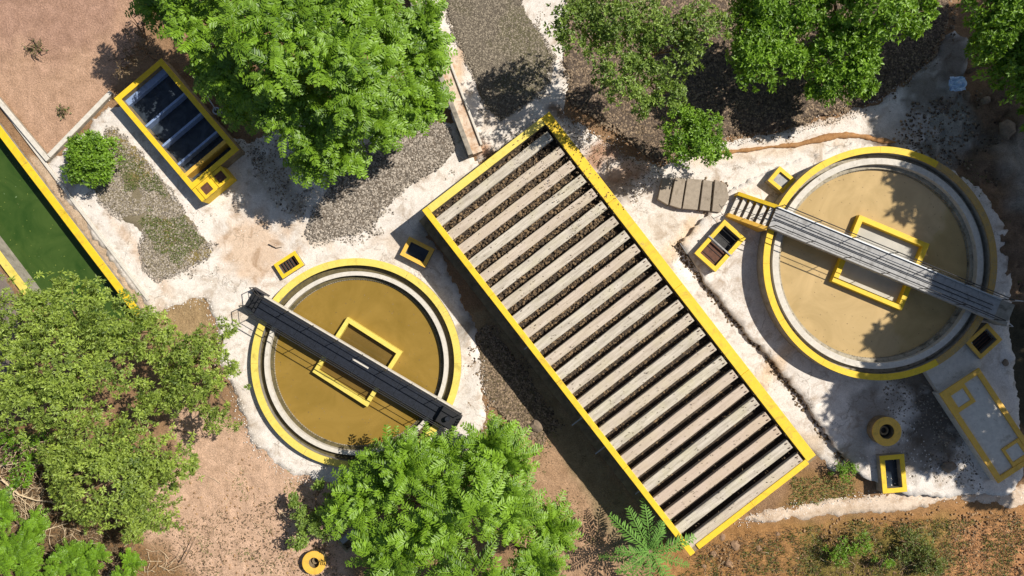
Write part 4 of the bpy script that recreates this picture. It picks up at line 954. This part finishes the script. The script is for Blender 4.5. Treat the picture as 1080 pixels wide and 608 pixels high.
# ------------------------------------------------------------------ trees and bushes
make_tree('broad_tree', 'biggest tree, bright green feathery fronds, shading the four bay tank', [(176, 10, 24, 3.6), (212, 30, 34, 4.6), (180, -35, 30, 6), (250, 75, 30, 4.2), (222, 70, 20, 3.8), (290, 50, 46, 7), (310, 108, 34, 4.8), (345, 145, 24, 5), (365, 60, 44, 7), (375, 115, 36, 5.5), (418, 92, 26, 5), (408, 130, 22, 4.5), (395, 15, 36, 6), (300, -15, 50, 6.5), (358, 165, 14, 4.5), (428, 48, 14, 5), (438, 112, 12, 4.5), (446, 70, 8, 5), (452, 52, 5, 5.2), (432, 126, 12, 4.2), (450, 100, 7, 4.5), (446, 20, 8, 5.5), (335, 170, 10, 4.2), (266, 112, 14, 3.8)],
          6, 'frond', dens=5.2, rper=4, k=5, ll=0.30, lw=0.11, leafmat='frond', flen=1.05, trunk_r=0.3, sub=0.34, base=(330, 85))
make_tree('broad_tree', 'bright feathery tree over the lower rim of the smaller tank', [(405, 512, 8, 3.2), (430, 490, 14), (482, 496, 24), (535, 492, 14, 3.8), (550, 535, 18), (505, 545, 30, 4.8), (452, 550, 26), (425, 590, 16), (566, 588, 14), (490, 610, 34), (386, 520, 8, 3), (408, 486, 7, 3), (370, 536, 3, 2.6), (448, 476, 5, 3.4), (515, 468, 4, 3.8), (402, 578, 6, 3), (578, 556, 5, 3.6)],
          4, 'frond', dens=3.4, rper=4, k=5, ll=0.22, lw=0.065, leafmat='frond', flen=1.55, K=12, trunk_r=0.22, sub=0.34, base=(490, 530))
make_tree('sparse_tree', 'thin crowned dull green tree above the top corner of the filter bed', [(610, 32, 34), (655, 22, 42), (650, 78, 32), (698, 55, 38), (738, 30, 28), (672, 110, 16), (700, 105, 20)],
          5.6, 'leaf', dens=17, rper=9, k=9, ll=0.18, lw=0.085, leafmat='mid', trunk_r=0.1, thin=0.31, base=(665, 80))
make_tree('small_tree', 'small dense green tree hanging over the old slabs', [(722, 148, 26, 3), (738, 160, 20, 2.6), (745, 135, 18, 3), (715, 125, 16, 3), (758, 158, 10, 2)],
          3, 'leaf', dens=26, rper=10, k=9, ll=0.17, lw=0.08, leafmat='bright', trunk_r=0.08, thin=0.33)
make_tree('round_tree', 'bright round tree left of the pair above the larger tank', [(805, 35, 36), (795, 62, 28), (822, 62, 24), (800, 5, 30)],
          3.6, 'leaf', dens=20, rper=11, k=9, ll=0.22, lw=0.1, leafmat='bright', trunk_r=0.12)
make_tree('round_tree', 'bright round tree nearest the larger tank, over brown gravel', [(882, 62, 34), (868, 85, 22), (900, 85, 22), (905, 52, 20)],
          3.2, 'leaf', dens=20, rper=11, k=9, ll=0.22, lw=0.1, leafmat='bright', trunk_r=0.12)
make_tree('round_tree', 'green tree cut by the top edge, right of the round pair', [(915, 5, 38), (955, 12, 28), (880, 8, 28), (845, 12, 24)],
          3.8, 'leaf', dens=19, rper=11, k=9, ll=0.22, lw=0.1, leafmat='bright', trunk_r=0.12)
make_tree('corner_tree', 'dark green tree in the upper right corner of the yard', [(1062, 28, 40), (1045, 55, 26), (1080, 80, 32), (1100, 30, 50), (1095, 130, 24, 3), (1040, 10, 24)],
          4, 'leaf', dens=18, rper=11, k=9, ll=0.22, lw=0.1, leafmat='bright', trunk_r=0.15, thin=0.34)
make_tree('leafy_tree', 'yellow green tree covering the end of the canal', [(30, 335, 38), (78, 325, 34), (120, 335, 34), (155, 352, 28), (20, 385, 40), (70, 385, 42, 5), (115, 385, 34), (25, 430, 34), (70, 430, 28)],
          4.2, 'leaf', dens=13, rper=9, k=15, ll=0.18, lw=0.062, leafmat='olive', trunk_r=0.2, thin=0.3)
make_tree('leafy_tree', 'yellow green tree leaning toward the smaller tank', [(180, 372, 26), (212, 375, 28), (205, 410, 32), (240, 405, 26), (170, 418, 24), (236, 352, 13, 3), (232, 435, 20)],
          3.8, 'leaf', dens=13, rper=9, k=15, ll=0.18, lw=0.062, leafmat='olive', trunk_r=0.14, thin=0.3)
make_tree('leafy_tree', 'pale yellow green tree on bare soil at the lower left', [(105, 465, 36), (150, 470, 38), (115, 510, 44, 4.6), (165, 520, 34), (80, 500, 30), (190, 490, 22), (140, 548, 24), (60, 480, 18)],
          4, 'leaf', dens=14, rper=9, k=15, ll=0.18, lw=0.062, leafmat='olive', trunk_r=0.16, thin=0.27)
make_tree('round_bush', 'lone round green bush on the gravel near the dirt lot', [(97, 166, 22, 1.4), (88, 178, 16, 1.2), (108, 160, 17, 1.2), (104, 182, 16, 1.0), (92, 155, 15, 1.1)],
          1.3, 'leaf', 'bush', dens=40, rper=10, k=8, ll=0.17, lw=0.08, leafmat='bright', trunk_r=0.05)
make_tree('leafy_shrub', 'dark green shrub just above the lower left well ring', [(314, 566, 13, 1.3), (336, 558, 13, 1.5), (352, 538, 14, 1.5), (310, 530, 9, 1.2), (322, 545, 12, 1.2), (336, 512, 9, 1.2)],
          1.4, 'leaf', 'shrub', dens=26, rper=9, k=8, ll=0.18, lw=0.08, leafmat='mid', trunk_r=0.05, thin=0.32)
make_tree('ferny_bush', 'bright ferny bush at the left edge under the yellow green trees', [(20, 565, 18, 2.2), (10, 535, 16, 1.8), (40, 556, 12, 1.5), (0, 592, 18, 2.2), (28, 590, 12, 1.7)],
          2.0, 'frond', 'bush', dens=9, rper=4, k=5, ll=0.32, lw=0.11, leafmat='bush', flen=0.62, trunk_r=0.05)
make_tree('ferny_bush', 'bright ferny bush cut by the bottom edge at lower left', [(72, 588, 17, 2.0), (104, 590, 18, 2.2), (134, 602, 14, 1.7), (50, 600, 14, 1.6)],
          1.8, 'frond', 'bush', dens=9, rper=4, k=5, ll=0.32, lw=0.11, leafmat='bush', flen=0.62, trunk_r=0.05)
make_tree('ferny_bush', 'low green growth behind the dead branches at the left edge', [(10, 468, 22, 1.2), (45, 470, 18, 1.1), (30, 500, 18, 1.1)],
          1.2, 'leaf', 'bush', dens=10, rper=6, k=8, ll=0.2, lw=0.08, leafmat='bush', trunk_r=0.05, thin=0.3)
for (x_, y_, r_, lb) in ((889, 494, 13, 'small green shrub between the yard corner and the upright box'), (885, 580, 15, 'low shrub on brown soil under the filter bed corner'), (905, 572, 12, 'lower right twin of two touching low shrubs'), (962, 572, 18, 'green shrub in the middle of the lower right soil'), (980, 592, 16, 'green shrub cut by the bottom edge at lower right'), (930, 590, 10, 'smallest low shrub near the bottom edge'), (590, 552, 12, 'little green plant on the soil strip beside the feathery tree')):
    make_tree('low_shrub', lb, [(x_, y_, r_, 0.5), (x_ + r_ * .6, y_ + r_ * .3, r_ * .6, 0.4), (x_ - r_ * .5, y_ + r_ * .5, r_ * .6, 0.4)], 0.5, 'leaf', 'shrub', 'low shrubs on the soil', dens=26, rper=6, k=6, ll=0.13, lw=0.05, leafmat='bright' if x_ < 960 else 'weed', trunk_r=0.02, thin=0.3)
make_tree('red_leaf_shrub', 'thin dark reddish shrub at the top corner of the four bay tank', [(135, 62, 14, 2), (145, 45, 16, 2.3), (128, 75, 8, 1.6), (150, 25, 16, 2.6)],
          2, 'leaf', 'shrub', dens=12, rper=6, k=5, ll=0.16, lw=0.06, leafmat='dry', trunk_r=0.04, thin=0.4)
# tall trees just outside the right edge: their shade lies on the larger tank
def off_tree(label, sh, z=13.0, dens=6):
    lobes = []
    for (sx, sy, r_) in sh:
        zz = z + random.uniform(-1.2, 1.2); c = P(sx, sy, 0); dd = zz / math.tan(SUN_EL)
        x_, y_ = c.x + SDX * dd, c.y + SDY * dd; kk = F / (H - zz)
        z2 = zz + 3.2; d2 = z2 / math.tan(SUN_EL); k2_ = F / (H - z2)
        lobes.append((540 + (c.x + SDX * d2) * k2_, 304 - (c.y + SDY * d2) * k2_, r_ * 0.042 * k2_, z2))
        lobes.append((540 + x_ * kk, 304 - y_ * kk, r_ * 0.05 * kk, zz))
    bx = P(1170 + random.uniform(-10, 30), sum(q[1] for q in sh) / len(sh) - 60)
    make_tree('tall_tree', label, lobes, z, 'leaf', 'tree', 'tall trees beyond the right edge', dens=dens, rper=12, k=9, ll=0.42, lw=0.22, leafmat='mid', trunk_r=0.4, base=(1190, sum(q[1] for q in sh) / len(sh) - 70), sub=0.3)
off_tree('tall dark tree beyond the upper right edge of the yard', [(1000, 118, 62), (1050, 55, 62), (976, 192, 44), (1030, 170, 62), (1080, 200, 60), (1020, 248, 62), (960, 30, 34)])
off_tree('tall dark tree beyond the right edge beside the larger tank', [(1000, 325, 62), (1040, 285, 62), (1080, 380, 60), (962, 378, 52)])
off_tree('tall dark tree beyond the lower right edge beside the slab tank', [(935, 440, 52), (995, 450, 50), (1080, 460, 44), (915, 412, 36), (1040, 505, 28)])

# ------------------------------------------------------------------ palm
pc = P(686, 582, 2.7)
t = thing('young_palm', (pc.x, pc.y, -0.05), 'young palm with star of narrow fronds against the foot of the filter bed', 'palm')
MB().tube([(pc.x, pc.y, -0.2), (pc.x, pc.y, 1.3), (pc.x, pc.y, 2.65)], [0.16, 0.13, 0.09], 9).build('trunk', M['bark'], t)
for i in range(15):
    az = 2 * math.pi * i / 15 + random.uniform(-.12, .12); el = random.uniform(0.25, 0.75) if i % 2 else random.uniform(0.05, 0.35)
    d = np.array([[math.cos(az) * math.cos(el), math.sin(az) * math.cos(el), math.sin(el)]])
    V, Fc, a = fronds(np.array([[pc.x, pc.y, 2.6]]) + d * 0.06, d, np.array([random.uniform(2.1, 2.7)]), 18, 0.036, 0.17, 0.42, np.array([random.uniform(0.5, 1.3)]))
    mesh_np('frond', V, Fc, L['palm'], t, attr=a)

# ------------------------------------------------------------------ rocks, debris, small things
def rock(name, label, c, r, z=0.0, m='rock', flat=0.6, cat='rock', group=None):
    C = P(c[0], c[1], z); rr = r / 20
    bv, bf = ICO_V, ICO_F
    # one subdivision
    vs = [Vector(v) for v in bv]; fs = []; mid = {}
    def md(a, b):
        key = (min(a, b), max(a, b))
        if key not in mid: mid[key] = len(vs); vs.append(((vs[a] + vs[b]) / 2).normalized())
        return mid[key]
    for f in bf:
        a, b, c_ = map(int, f); ab, bc, ca = md(a, b), md(b, c_), md(c_, a); fs += [(a, ab, ca), (b, bc, ab), (c_, ca, bc), (ab, bc, ca)]
    s1, s2 = random.uniform(.8, 1.2), random.uniform(.8, 1.2)
    mb = MB(); mb.add([(C.x + v.x * rr * s1 * random.uniform(.7, 1.2), C.y + v.y * rr * s2 * random.uniform(.7, 1.2), z + (v.z * flat + 0.2) * rr * random.uniform(.9, 1.1)) for v in vs], fs)
    return tag(mb.build(name, M[m], origin=(C.x, C.y, z)), label, cat, group)
rock('boulder', 'single pale boulder beside the shaded side of the filter bed', (566, 449), 8.5, -0.05)
rock('boulder', 'cream rock on the dark bank just below the blue sheet', (1019, 101), 4.5, 0.15)
rock('boulder', 'cream rock on the dark bank, right of the blue sheet', (1039, 106), 5, 0.25)
rock('boulder', 'long pale rock on the dark bank right of the larger tank', (1062, 136), 9, 0.35, flat=0.4)
rock('boulder', 'pale lump in the shaded yard left of the slab tank', (1000, 492), 6.5, 0.3)
rock('boulder', 'small rock in the dark corner right of the landing', (1060, 383), 4, 0.3)
M['soilrock'] = simple('soil_rock', lin(150, 120, 92), 0.9, 0.35, 5, 0.03, 20)
for x_, y_, r_, lb in ((762, 566, 4.2, 'brown rock right under the bottom corner of the filter bed'), (775, 575, 5, 'largest brown rock in the rubble near the white path end'), (752, 584, 4.2, 'brown rock lowest beside the notch of the filter bed corner'), (800, 578, 3.4, 'smaller brown rock alone below the start of the garden path'),
                       (768, 594, 4.2, 'brown rock nearest the bottom edge of the photo'), (742, 597, 4.6, 'brown rock between the palm and the rubble'), (820, 563, 3, 'smallest brown rock just below the pale garden path')):
    rock('soil_rock', lb, (x_, y_), r_, -0.06, 'soilrock', 0.5, group='brown rocks in the lower right rubble')
# crumpled sheet
C = P(1009, 89, 0.25); n = 9; vs = []; fs = []
for i in range(n):
    for j in range(n):
        a_ = (i / (n - 1) - .5) * 1.15; b_ = (j / (n - 1) - .5) * 0.9; kk = 1 - 0.25 * (abs(a_) + abs(b_))
        vs.append((C.x + a_ * kk + random.uniform(-.04, .04), C.y + b_ * kk + random.uniform(-.04, .04), 0.25 + random.uniform(0, .17)))
for i in range(n - 1):
    for j in range(n - 1): fs.append((i * n + j, (i + 1) * n + j, (i + 1) * n + j + 1, i * n + j + 1))
o = MB().add(vs, fs).build('plastic_sheet', M['tarp'], origin=C, smooth=False); tag(o, 'crumpled pale blue plastic sheet on the dark bank', 'plastic sheet')
sm = o.modifiers.new('solid', 'SOLIDIFY'); sm.thickness = 0.01
# dead branches
def branch(label, pts, r, z=0.15, twigs=4, m='deadwood', name='dead_branch', group='dead branches on the ground', zs=0.25):
    Q = [P(x_, y_, z + random.uniform(0, zs)) for x_, y_ in pts]; mb = MB()
    rad = [r * (1 - 0.65 * i / (len(Q) - 1)) for i in range(len(Q))]
    mb.tube(Q, rad, 6)
    for _ in range(twigs):
        i = random.randrange(len(Q) - 1); s = Q[i].lerp(Q[i + 1], random.random()); a_ = math.atan2(Q[i + 1].y - Q[i].y, Q[i + 1].x - Q[i].x) + random.choice((-1, 1)) * random.uniform(.4, 1)
        l_ = random.uniform(.3, .8); mb.tube([s, s + Vector((math.cos(a_) * l_ * .5, math.sin(a_) * l_ * .5, .05)), s + Vector((math.cos(a_ + .3) * l_, math.sin(a_ + .3) * l_, .02))], [r * .4, r * .3, r * .15], 5)
    return tag(mb.build(name, M[m], origin=(Q[0].x, Q[0].y, 0)), label, 'branch', group)
branch('pale dead branch lying level at the left edge', [(0, 468), (28, 467), (50, 466)], 0.04, 0.9)
branch('pale dead branch slanting down from the fork at the left edge', [(26, 462), (33, 474), (41, 486)], 0.04, 0.9)
branch('long pale dead branch crossing the left edge', [(0, 492), (22, 488), (44, 486)], 0.035, 0.8)
branch('thick dead branch under the left edge thicket', [(2, 506), (20, 522), (38, 528), (58, 530)], 0.06, 0.7)
branch('thin dead branch beside the thick one at the left edge', [(0, 516), (20, 524), (34, 536)], 0.03, 0.6)
branch('forked dead branch above the bottom edge bushes', [(40, 562), (58, 556), (72, 552)], 0.035, 0.5)
branch('dark dead branch casting a shadow on bare soil', [(192, 594), (200, 580), (206, 567)], 0.035, 0.35, 3, 'bark')
branch('pale twig lying on the soil at the bottom edge', [(168, 597), (178, 602), (196, 594)], 0.025, 0.15, 2)
branch('bent pale branch left of the leafy shrub', [(294, 538), (303, 547), (315, 533), (330, 532)], 0.035, 0.3, 3)
branch('dry stick at the upper edge of the lower left bare soil', [(182, 452), (198, 456), (208, 460)], 0.035, 0.2, 4, 'bark')
branch('short dark pipe scrap near the small rusty box', [(283, 258), (291, 262), (297, 261)], 0.04, 0.05, 0, 'steel_black', 'scrap_pipe', 'scraps on the pale apron', 0.03)
branch('dark rod lying beside the twin box', [(717, 257), (725, 269), (734, 283)], 0.05, 0.3, 0, 'steel_black', 'scrap_rod', 'scraps on the pale yard', 0.05)
def brush(pts, n, zmax, r, seed, l=(0.4, 1.3)):
    xy = scatter(poly_m(pts), n, 0.3, seed); mb = MB()
    for x_, y_ in xy:
        a_ = random.uniform(0, 6.28); l_ = random.uniform(*l); z_ = random.uniform(0, zmax); p0 = Vector((x_, y_, z_))
        mb.tube([p0, p0 + Vector((math.cos(a_) * l_ / 2, math.sin(a_) * l_ / 2, random.uniform(-.05, .15))), p0 + Vector((math.cos(a_ + .25) * l_, math.sin(a_ + .25) * l_, random.uniform(-.1, .2)))], [r, r * .8, r * .4], 4, False)
    tag(mb.build('brushwood', M['deadwood']), kind='stuff')
brush([(0, 452), (50, 455), (62, 540), (40, 560), (0, 530)], 16, 0.8, 0.016, 61)
brush([(50, 545), (130, 565), (190, 590), (170, 610), (60, 610)], 7, 0.4, 0.016, 62)
brush([(185, 445), (330, 520), (330, 600), (200, 600)], 0.8, 0.03, 0.012, 63, (0.2, 0.7))
brush([(590, 130), (640, 130), (680, 190), (640, 200)], 3, 0.1, 0.012, 64, (0.2, 0.7))
brush([(740, 580), (1075, 545), (1080, 605), (700, 605)], 1.0, 0.1, 0.012, 65, (0.2, 0.6))
# tangled uprooted stumps in the lot
def tangle(label, c, r, n):
    C = P(c[0], c[1], 0); mb = MB()
    for _ in range(n):
        a_ = random.uniform(0, 6.28); l_ = r / 20 * random.uniform(.5, 1.2); s = C + Vector((random.uniform(-.12, .12), random.uniform(-.12, .12), random.uniform(.02, .2)))
        mb.tube([s, s + Vector((math.cos(a_) * l_ * .6, math.sin(a_) * l_ * .6, random.uniform(.05, .25))), s + Vector((math.cos(a_ + .4) * l_, math.sin(a_ + .4) * l_, random.uniform(-.02, .15)))], [0.035, 0.028, 0.012], 5)
    t = thing('uprooted_stump', (C.x, C.y, 0), label, 'stump'); mb.build('root', M['bark'], t)
    N = 60; p = np.array(C[:]) + RNG.normal(size=(N, 3)) * np.array([r / 50, r / 50, 0.05]) + np.array([0, 0, .15]); V, Fc = leaf_quads(p, rand_dirs(N), rand_dirs(N, 2), np.full(N, .16), np.full(N, .06))
    mesh_np('dead_leaf', V, Fc, L['weed'], t, attr=np.repeat(RNG.uniform(0, .5, N), 4))['kind'] = 'stuff'
tangle('tangled uprooted stump on the bare lot near the top left corner', (40, 52), 13, 16)
tangle('small withered sprig on the bare lot above the lot corner', (68, 118), 7, 8)
# float ball on a pole by the four bay tank
C0 = P(213, 93, 0.9); C1 = P(228, 117, 0.6)
t = thing('valve_rod', (C1.x, C1.y, 0), 'thin pale rod with a round collar beside the four bay tank', 'valve')
MB().tube([C0, C1], 0.03, 6).build('rod', M['galv'], t)
MB().frame(circ(C1.x, C1.y, .2, 16), circ(C1.x, C1.y, .13, 16), 0.0, .6).build('collar', M['galv'], t)
print('tris', sum(len(o.data.loop_triangles) or sum(len(p.vertices) - 2 for p in o.data.polygons) for o in bpy.data.objects if o.type == 'MESH'))
